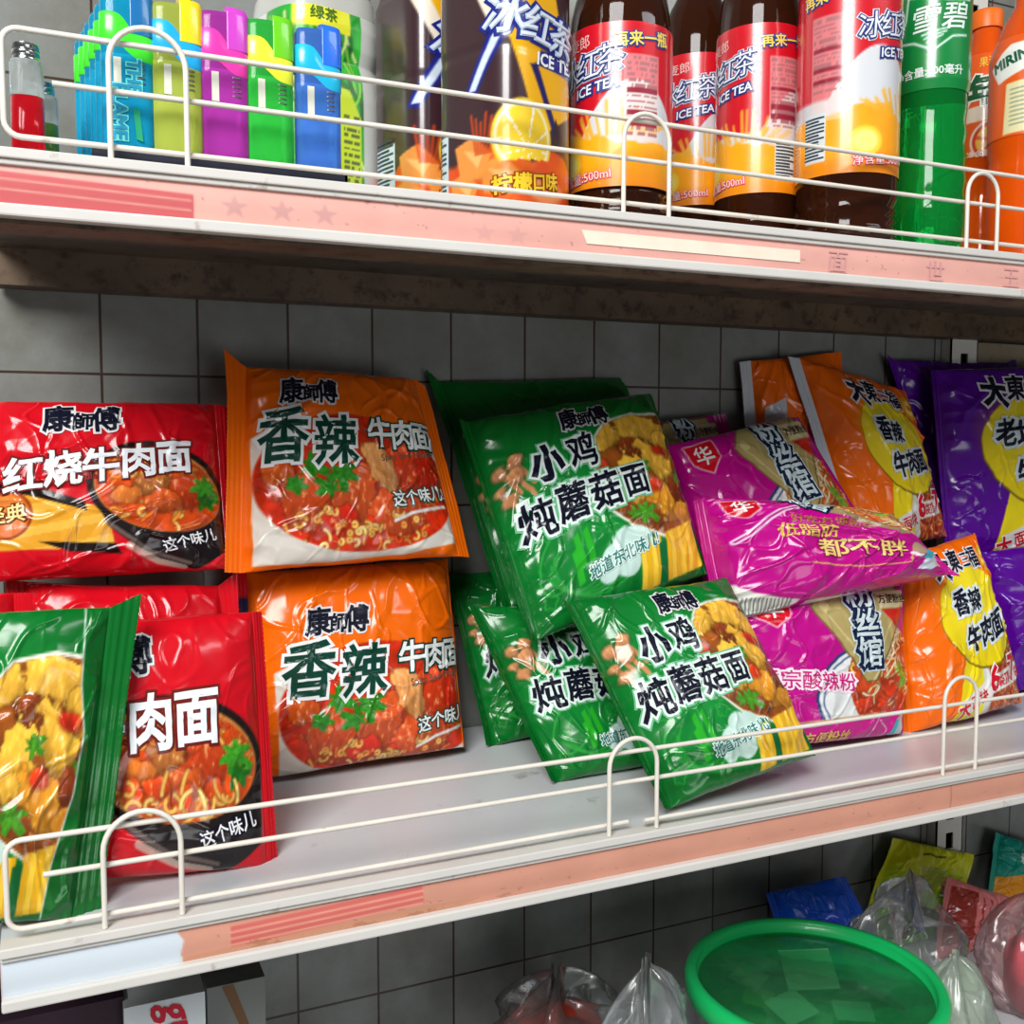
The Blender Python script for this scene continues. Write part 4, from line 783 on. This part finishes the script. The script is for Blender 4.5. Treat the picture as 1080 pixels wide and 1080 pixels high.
# ------------------------------------------------------------------ lighters
def lighter(label, px, Y, body, skirt, button, group='translucent disposable lighters in the tray', z0=.0035, word=False, liquid=None):
    c = atY(px, 110, Y); t = thing('lighter', label, 'lighter', (c[0], c[1], 1.3990 + z0), group); sx, sy = .0138, .0066
    nm = '%d_%d_%d' % body
    bm_ = plain('lighter_body_' + nm, body, .08, trans=.45, ior=1.2, coat=.3); sk = plain('lighter_skirt_%d_%d_%d' % skirt, skirt, .25, coat=.3); bt = plain('lighter_button_%d_%d_%d' % button, button, .25, coat=.3)
    MB().lathe([(.9, 0), (1, .0015), (1, .0585)], 40, p=2.8, sx=sx, sy=sy).build('fuel_body', bm_, t)
    th = np.linspace(0, 2 * math.pi, 48, endpoint=False); rr = (np.abs(np.cos(th)) ** 2.8 + np.abs(np.sin(th)) ** 2.8) ** (-1 / 2.8); ex, ey = rr * np.cos(th) * sx, rr * np.sin(th) * sy
    wv = .0755 - .0055 * np.tanh(ex / .004) + .0
    lo = .060 + .0045 * -np.tanh(ex / .005)
    P = np.stack([np.stack([ex * k, ey * k, z], -1) for k, z in ((1.0, lo), (1.03, lo + .0006), (1.03, wv - .0006), (.98, wv))]); MB().grid(P, cu=True).build('skirt', sk, t)
    P = np.stack([np.stack([ex * k, ey * k, np.full(48, z)], -1) for k, z in ((.99, .058), (.99, .0875), (.9, .0905), (.3, .0915))]); mb = MB().grid(P, cu=True); mb.f.append(tuple(range(144, 192)))
    hood = mb.build('hood', plain('lighter_hood_' + nm, tuple(int(v * .85) for v in body), .12, trans=.4, ior=1.3), t)
    bx_ = np.clip(ex, .001, None); P = np.stack([np.stack([bx_ * k + .0004, ey * k * 1.02, z - .09 * (ex.clip(.001) - .001) * .3], -1) for k, z in ((1.03, np.full(48, .070)), (1.04, np.full(48, .090)), (.96, np.full(48, .0935)), (.3, np.full(48, .0945)))]); mb = MB().grid(P, cu=True); mb.f.append(tuple(range(144, 192))); mb.build('button', bt, hood)
    MB().box((-.0075, -sy - .0002, .040), (-.0035, -sy + .0015, .0565)).build('valve', plain('white_valve', (226, 226, 210), .4), t, False)
    mb = MB()
    for k in range(5): mb.tube([(.0065 + .0022 * math.cos(q), -sy + .0006 - .0004 * math.sin(q), .044 + .0026 * k) for q in np.linspace(0, math.pi, 7)], .0005, 6)
    mb.build('spring', plain('spring_steel', (150, 150, 150), .3, 1.0), t)
    if word:
        a = Art(0, 2.4, 5.6, 4, 4, (0, 0, 0)); GRN2 = (120, 236, 226)
        a.text('THE', 1.55, 1.0, 1.0, (30, 150, 190), -90, [(.07, GRN2)], 0, .03); a.text('FLAME', .75, 3.0, 1.05, (30, 150, 190), -90, [(.07, GRN2)], 0, .03)
        mb = MB(); a.stamp(mb, lambda x, y, l: np.stack([(x / 100 - .0125), np.full_like(x, -sy * 1.03) - l + .0011 * np.abs((x / 100 - .0125) / .0125) ** 3, .057 - y / 100], -1))
        V = [(.002, -sy - .0009, .03), (.0055, -sy - .0009, .029), (.007, -sy - .0009, .012), (.0035, -sy - .0009, .013)]; mb.add(V, [(0, 3, 2, 1)], (20, 160, 110)); mb.build('lettering', PAPER, t, False)
    return t
CY, GR_ = (30, 190, 236), (70, 226, 50)
LB = 1
first = lighter('cyan lighter with big lettering down its side, first of its file', 135, .622, CY, GR_, (30, 110, 170), word=True)
for k in range(1, 6):
    o = lighter(['cyan lighter second in the file behind the lettered one', 'cyan lighter third in the file behind the lettered one', 'cyan lighter fourth in the file behind the lettered one', 'cyan lighter fifth in the file behind the lettered one', 'cyan lighter last in the file, deepest in the tray'][k - 1], 135, .622, CY, GR_, (40, 170, 220)) if k == 1 else copy_tree(o, (0, 0, 0), ['', '', 'cyan lighter third in the file behind the lettered one', 'cyan lighter fourth in the file behind the lettered one', 'cyan lighter fifth in the file behind the lettered one', 'cyan lighter last in the file, deepest in the tray'][k])
    o.location = (first.location[0] - .0022 * k, .622 + .0150 * k, first.location[2])
lighter('yellow-green lighter with cyan skirt and yellow button', 187, .622, (206, 222, 96), (30, 170, 232), (240, 214, 30))
lighter('magenta pink lighter in the middle of the tray', 236, .623, (206, 70, 196), (226, 60, 166), (206, 70, 196))
lighter('green lighter with yellow skirt and lime button', 284, .624, (64, 214, 84), (226, 236, 60), (110, 206, 30))
lighter('blue lighter with cyan skirt, rightmost in the tray', 335, .625, (84, 140, 240), (30, 180, 220), (40, 110, 226))
c0, c1 = atY(108, 150, .622)[0], atY(362, 150, .622)[0]
t = thing('lighter_tray', 'shallow black display tray under the row of lighters', 'tray', (c0, .613, 1.3990)); w = c1 - c0; DK = plain('black_tray', (28, 30, 44), .4, var=.3, vscale=60)
MB().box((-.006, 0, 0), (w, .095, .003)).box((-.006, 0, .0), (w, .0016, .0105)).box((-.006, .0934, 0), (w, .095, .0105)).box((w - .0016, 0, 0), (w, .095, .0105)).build('tray_shell', DK, t, False)
def clear_lighter(label, px, Y, col, ztop):
    c = atY(px, 110, Y); t = thing('lighter', label, 'lighter', (c[0], c[1], 1.3990), 'round clear lighters at the shelf end'); h = ztop
    MB().lathe([(.9, 0), (1, .001), (1, h * .55), (.98, h * .552)], 32, sx=.0085, sy=.0085, p=2.6).build('fuel_body', plain('fuel_%d_%d_%d' % col, col, .1, trans=.45, ior=1.33), t)
    MB().lathe([(1, h * .556), (1, h * .84), (.9, h * .86)], 32, sx=.0085, sy=.0085, p=2.6).build('clear_top', plain('clear_smoke_plastic', (214, 222, 220), .1, trans=.7, ior=1.2), t)
    MB().lathe([(.8, h * .862), (.82, h * .9), (.76, h * .905), (.82, h * .91), (.82, h * .95), (.74, h * .955), (.8, h * .96), (.8, h * 1.0)], 24, sx=.0085, sy=.0085).build('metal_hood', plain('chrome_hood', (190, 190, 190), .2, 1.0), t)
    return t
clear_lighter('clear lighter with red fuel and chrome hood at the shelf end', 29, .628, (214, 20, 36), .063)
clear_lighter('clear lighter with green fuel behind the red one', 44, .655, (110, 170, 70), .052)

# ------------------------------------------------------------------ lower shelf goods
def clear_mat(name, tint, gloss=.35, body=.25, rough=.12):
    if name in MATS: return MATS[name]
    m, N, L, b = newmat(name); N.remove(b); out = N['Material Output']
    tr = N.new('ShaderNodeBsdfTransparent'); tr.inputs['Color'].default_value = L4(tuple(min(255, int(190 + .27 * c)) for c in tint)); gl = N.new('ShaderNodeBsdfGlossy'); gl.inputs['Roughness'].default_value = rough
    df = N.new('ShaderNodeBsdfDiffuse'); df.inputs['Color'].default_value = L4(tint); fr = N.new('ShaderNodeFresnel'); fr.inputs['IOR'].default_value = 1.5
    m1 = N.new('ShaderNodeMixShader'); m1.inputs[0].default_value = body; L.new(tr.outputs[0], m1.inputs[1]); L.new(df.outputs[0], m1.inputs[2])
    ml = N.new('ShaderNodeMath'); ml.operation = 'MULTIPLY_ADD'; ml.inputs[1].default_value = gloss * 2; ml.inputs[2].default_value = .02; L.new(fr.outputs[0], ml.inputs[0])
    m2 = N.new('ShaderNodeMixShader'); L.new(ml.outputs[0], m2.inputs[0]); L.new(m1.outputs[0], m2.inputs[1]); L.new(gl.outputs[0], m2.inputs[2]); L.new(m2.outputs[0], out.inputs['Surface'])
    tcn = N.new('ShaderNodeTexCoord'); nzz = N.new('ShaderNodeTexNoise'); nzz.inputs['Scale'].default_value = 30; bpn = N.new('ShaderNodeBump'); bpn.inputs['Strength'].default_value = .3; bpn.inputs['Distance'].default_value = .006
    L.new(tcn.outputs['Object'], nzz.inputs['Vector']); L.new(nzz.outputs['Fac'], bpn.inputs['Height'])
    for q in (gl, df): L.new(bpn.outputs['Normal'], q.inputs['Normal'])
    L.new(bpn.outputs['Normal'], fr.inputs['Normal'])
    return m
ZL = .66
rim = atY(858, 1031, .70); bz = float(rim[2]) - ZL
t = thing('plastic_tub', 'round clear plastic tub with a bright green screw lid', 'tub', (rim[0], rim[1], ZL)); R = .112
GL = plain('green_lid_plastic', (24, 206, 110), .35, trans=.1, coat=.2)
MB().lathe([(R * .86, 0), (R * .88, .004), (R * .95, bz * .8), (R * .985, bz - .012), (R * .975, bz - .012), (R * .94, bz * .8), (R * .87, .006), (1e-4, .005)], 72).build('tub_body', clear_mat('frosted_clear_plastic', (226, 234, 228), .3, .2, .2), t)
lid = MB().lathe([(R * 1.0, bz - .016), (R * 1.02, bz - .015), (R * 1.025, bz - .003), (R * 1.0, bz + .002), (R * .94, bz + .0025), (R * .925, bz), (R * .92, bz - .008), (R * .915, bz - .008), (R * .915, bz - .012), (R * .99, bz - .0125), (R * 1.0, bz - .016)], 96, caps=False).build('lid_rim', GL, t)
MB().lathe([(1e-4, bz - .0095), (R * .917, bz - .0095), (R * .917, bz - .0085), (1e-4, bz - .0085)], 72).build('lid_window', clear_mat('green_tinted_window', (70, 206, 130), .3, .09, .08), lid)
rn = random.Random(4)
for i, (px, py, w, h, rz, tilt, col, lab) in enumerate([(853, 1022, .050, .032, -20, 35, (226, 232, 214), 'largest pale paper slip under the tub lid'), (790, 1030, .034, .028, 30, 10, (206, 220, 190), 'pale paper slip at the left under the tub lid'), (835, 1062, .04, .03, 10, 15, (214, 226, 206), 'white paper slip low in the tub'), (900, 1066, .034, .024, -30, 10, (222, 226, 212), 'white paper slip at the right in the tub'), (800, 1052, .03, .026, 45, 5, (196, 190, 96), 'yellowish paper slip at the left in the tub')]):
    P0 = atZ(px, py, ZL + bz - .020 - .0015 * i); mb = MB(); n = 10; xs_, ys_ = np.meshgrid(np.linspace(-w / 2, w / 2, n), np.linspace(-h / 2, h / 2, n)); zs_ = .05 * (xs_ * 3) ** 2 + ys_ * math.tan(math.radians(tilt)) + .0
    a_ = math.radians(rz); P = np.stack([xs_ * math.cos(a_) - ys_ * math.sin(a_), xs_ * math.sin(a_) + ys_ * math.cos(a_), zs_], -1); mb.grid(P, col); mb.grid(P - np.array([0, 0, .0004]), col, flip=True)
    if i == 0: mb.add([(.010 + .004 * math.cos(q), .002 + .003 * math.sin(q), .0012 + (.002 + .003 * math.sin(q)) * math.tan(math.radians(tilt))) for q in np.linspace(0, 2 * math.pi, 14, endpoint=False)], [tuple(range(14))], (120, 170, 120))
    o = mb.build('paper_slip', PAPER, loc=tuple(P0)); tag(o, lab, 'paper', 'paper slips in the tub')
MB_ = MB().lathe([(R * .8, 0), (R * .82, .03), (R * .84, bz - .055), (1e-4, bz - .05)], 40, (150, 160, 130)); o = MB_.build('folded_paper', plain('folded_paper_pile', (176, 206, 160), .8, var=.45, vscale=50, bump=.8, bscale=30), loc=(rim[0], rim[1], ZL + .0065)); o['kind'] = 'stuff'; tag(o, 'heap of folded paper filling the green-lidded tub', 'paper heap')
def art_snack(base, kind):
    a = Art(0, 12, 16, NU, NV, base)
    if kind == 'yellow':
        a.over((a.Y - 3) / 9, (110, 190, 20)); 
        for x, y in ((3, 6), (9.4, 6.5), (8.6, 10.5)): a.ell(x, y, 1.6, 1.1, (230, 150, 30), 20); a.ell(x, y, .9, .5, (246, 206, 60), 20)
        for x in (2.5, 9.0):
            for k in range(4): a.ell(x + k * .3, 7.6 - k * .55, 1.0, .45, (40, 40, 40), -30); a.ell(x + k * .3, 7.6 - k * .55, .85, .33, (236, 236, 226), -30)
        a.over((np.abs(a.X - 6) < 2.0) * (np.abs(a.Y - 5) < 1.6) * .5, (180, 190, 130)); a.ell(4.5, 11.6, 4.2, 2.3, (30, 60, 26)); a.ell(4.5, 11.6, 3.9, 2.0, (90, 130, 40))
        a.line([(2, 11), (3, 12.2), (3.6, 11), (4.6, 12.4), (5.4, 11.2), (6.6, 12.2)], .5, (232, 232, 226)); a.line([(4, 1.8), (5, 1.6), (6, 1.9), (8, 1.7)], .3, (90, 100, 20))
    elif kind == 'blue':
        a.ell(7, 6, 2, 1, (40, 80, 220)); a.line([(6, 6), (7, 5.6), (8, 6.2)], .25, (170, 190, 240))
    elif kind == 'pink':
        for k in range(6): a.line([(2 + k * 1.5, 3), (2 + k * 1.5, 12)], .3, (150, 60, 50))
        a.poly([(0, 2), (4, 2), (4, 12), (0, 13)], (150, 50, 40))
    elif kind == 'teal':
        a.poly([(0, 8), (12, 5), (12, 10), (0, 14)], (230, 150, 20)); a.ell(5, 4, 2.4, 1.6, (226, 236, 230)); a.line([(2, 3), (9, 2)], .4, (16, 90, 80))
    return a
def bagpack(label, kind, base, pts, Y, lean, anc, A=.012, seed=5): return packet(label, None, art_snack(base, kind), pts, Y, lean, anc, A=A, seed=seed, rest=.6615, name='snack_packet', cat='snack packet', wr=1.3)
bagpack('yellow-green snack packet standing by the slotted upright', 'yellow', (216, 220, 24), [(946, 884), (1018, 899), (984, 1030), (905, 1006)], .862, 10, (940, 1020), seed=201)
bagpack('blue snack packet lying behind the green-lidded tub', 'blue', (16, 84, 206), [(814, 940), (880, 926), (925, 1010), (850, 1040)], .845, 14, (880, 1030), seed=203)
bagpack('pink snack packet behind the clear bags', 'pink', (216, 120, 120), [(1004, 926), (1064, 946), (1052, 1062), (984, 1040)], .815, 12, (1020, 1050), seed=207)
bagpack('teal and orange snack packet at the right frame edge', 'teal', (20, 150, 130), [(1056, 880), (1110, 896), (1112, 1010), (1040, 1000)], .862, 8, (1070, 1005), seed=211)
def bag(label, px, py, Y, rx, ry, mat, seed, loose=1.0, zbot=ZL):
    topP = atY(px, py, Y); h = float(topP[2]) - zbot; n, m_ = 90, 60
    th, v = np.meshgrid(np.linspace(0, 2 * math.pi, n, endpoint=False), np.linspace(0, 1, m_))
    prof = np.clip(1 - np.abs(2 * v ** .9 - .9) ** 2.4, 0.02, 1) ** .6
    cx, sx_ = np.cos(th), np.sin(th)
    f = 1 + loose * (.35 * (ridge(cx * 2.1 + 3 + v, sx_ * 2.1 + v * 1.8, seed) - .6) + .2 * (ridge(cx * 4 + v * 3, sx_ * 4 + 9, seed + 3) - .6))
    zz = v * h * (1 + loose * np.minimum(.9 * (ridge(cx * 1.3 + 5, sx_ * 1.3 + 5, seed + 8) - .85), .0) * v ** 1.5)
    P = np.stack([rx * prof * f * cx + .02 * loose * v * (vn(v * 3, v * 0, seed) - .5), ry * prof * f * sx_, zz], -1)
    mb = MB(); mb.grid(P, cu=True, flip=False); mb.f.append(tuple(range(n))[::-1]); mb.f.append(tuple((m_ - 1) * n + i for i in range(n)))
    o = mb.build('plastic_bag', mat, loc=(topP[0], topP[1], zbot)); return tag(o, label, 'plastic bag', None)
CL = clear_mat('clear_bag_film', (226, 232, 230), .4, .07, .14); CP = clear_mat('pinkish_bag_film', (236, 190, 190), .4, .16, .16); CW = clear_mat('milky_bag_film', (206, 220, 200), .4, .3, .16)
bag('crumpled clear plastic bag behind the tub, right of the blue packet', 960, 918, .79, .066, .045, CL, 5)
bag('milky plastic bag at the lower right beside the tub', 1010, 1000, .665, .037, .034, CW, 8, .7)
bag('pinkish plastic bag bulging at the right frame edge', 1090, 934, .71, .048, .046, CP, 12, .8)
bag('clear plastic bag low in the middle, over something reddish', 590, 1016, .81, .075, .048, CL, 15)
bag('small glossy clear plastic bag touching the tub on its left', 682, 1006, .70, .042, .036, CL, 18)
def lump(name, label, cat, px, py, Y, rx, ry, col, seed):
    tp = atY(px, py, Y); h = float(tp[2]) - ZL; th, v = np.meshgrid(np.linspace(0, 2 * math.pi, 40, endpoint=False), np.linspace(0, 1, 24)); pr = np.clip(1 - np.abs(2 * v - 1) ** 3, .02, 1) ** .7
    f = 1 + .3 * (fbm(np.cos(th) * 2 + 4, np.sin(th) * 2 + v * 3, seed) - .5); P = np.stack([rx * pr * f * np.cos(th), ry * pr * f * np.sin(th), v * h], -1)
    mb = MB(); mb.grid(P, cu=True); mb.f.append(tuple(range(40))[::-1]); mb.f.append(tuple(23 * 40 + i for i in range(40)))
    return tag(mb.build(name, plain(name + '_film_%d' % seed, col, .3, var=.5, vscale=25, bump=.4), loc=(tp[0], tp[1], ZL)), label, cat)
lump('wrapped_snack', 'reddish wrapped snack inside the clear bag low in the middle', 'snack', 586, 1056, .81, .05, .03, (150, 50, 36), 3)
lump('wrapped_snack', 'pink and red wrapped snack inside the pinkish bag', 'snack', 1092, 985, .70, .030, .030, (206, 60, 80), 6)
# cartons at lower left
def carton(label, px0, px1, ytop, Y, dep, cols, yaw=0, roll=0, word=None, stripe=None):
    p0, p1 = atY(px0, ytop, Y), atY(px1, ytop, Y); w = float(np.linalg.norm(p1 - p0)); h = float(min(p0[2], p1[2])) - ZL
    t = thing('carton', label, 'box', (p0[0], Y, ZL)); mb = MB(); V = [(0, 0, 0), (w, 0, 0), (w, dep, 0), (0, dep, 0), (0, 0, h), (w, 0, h), (w, dep, h), (0, dep, h)]
    for f, c in zip([(0, 1, 5, 4), (1, 2, 6, 5), (4, 5, 6, 7), (3, 0, 4, 7), (2, 3, 7, 6), (0, 3, 2, 1)], cols): mb.add([V[i] for i in f], [(0, 1, 2, 3)], c)
    a = Art(0, w * 100, h * 100, 4, 4, (0, 0, 0))
    if word: a.text(word, w * 60, 2.6, 2.9, (206, 20, 50), -78, [], .25, .02); a.stamp(mb, lambda x, y, l: np.stack([x / 100, np.full_like(x, -.0003 - l), h - y / 100], -1))
    if stripe: mb.add([(w * .25, -.0004, h * .995), (w * .45, -.0004, h * .995), (w * .75, -.0004, h * .80), (w * .6, -.0004, h * .80)], [(0, 3, 2, 1)], stripe)
    mb.build('carton_shell', PAPER, t, False, bevel=.0008); t.rotation_euler = (0, 0, math.radians(yaw)); return t
carton('dark plum carton at the far lower left', -60, 126, 1052, .70, .1, [(40, 20, 34)] * 6)
carton('white carton with red script on its face', 130, 214, 1046, .69, .1, [(220, 228, 230)] * 6, word='gum')
carton('grey carton with a brown diagonal band', 218, 278, 1030, .74, .09, [(128, 130, 126), (46, 26, 40), (128, 130, 126), (128, 130, 126), (100, 100, 100), (90, 90, 90)], stripe=(120, 84, 50))

# ------------------------------------------------------------------ light
w = bpy.data.worlds.new('world'); SC.world = w; w.use_nodes = True
w.node_tree.nodes['Background'].inputs[0].default_value = (.88, .94, 1, 1); w.node_tree.nodes['Background'].inputs[1].default_value = .115
def area(name, loc, tgt, sx, sy, e, col=(1, 1, 1)):
    l = bpy.data.lights.new(name, 'AREA'); l.shape = 'RECTANGLE'; l.size = sx; l.size_y = sy; l.energy = e; l.color = col
    o = bpy.data.objects.new(name, l); COL.objects.link(o); o.location = loc
    o.rotation_euler = (Vector(tgt) - Vector(loc)).to_track_quat('-Z', 'Y').to_euler(); return o
area('doorway_daylight', (-.85, -.78, 2.5), (.45, .75, 1.1), 1.0, 1.0, 68, (1, .995, .985))
area('low_front_fill', (.75, -1.9, .5), (.7, .8, .85), 1.3, .8, 12, (.97, .985, 1))  # added low fill light to brighten the goods under the middle shelf
area('ceiling_tube_lamp', (1.6, -.9, 2.6), (.8, .7, 1.0), 1.2, .25, 9, (.93, .97, 1))
SC.view_settings.view_transform = 'Standard'; SC.view_settings.look = 'None'; SC.view_settings.gamma = 1; SC.view_settings.use_curve_mapping = False; SC.view_settings.exposure = 0.0
SC.cycles.use_denoising = True
SC.cycles.max_bounces = 10; SC.cycles.transparent_max_bounces = 16; SC.cycles.transmission_bounces = 8
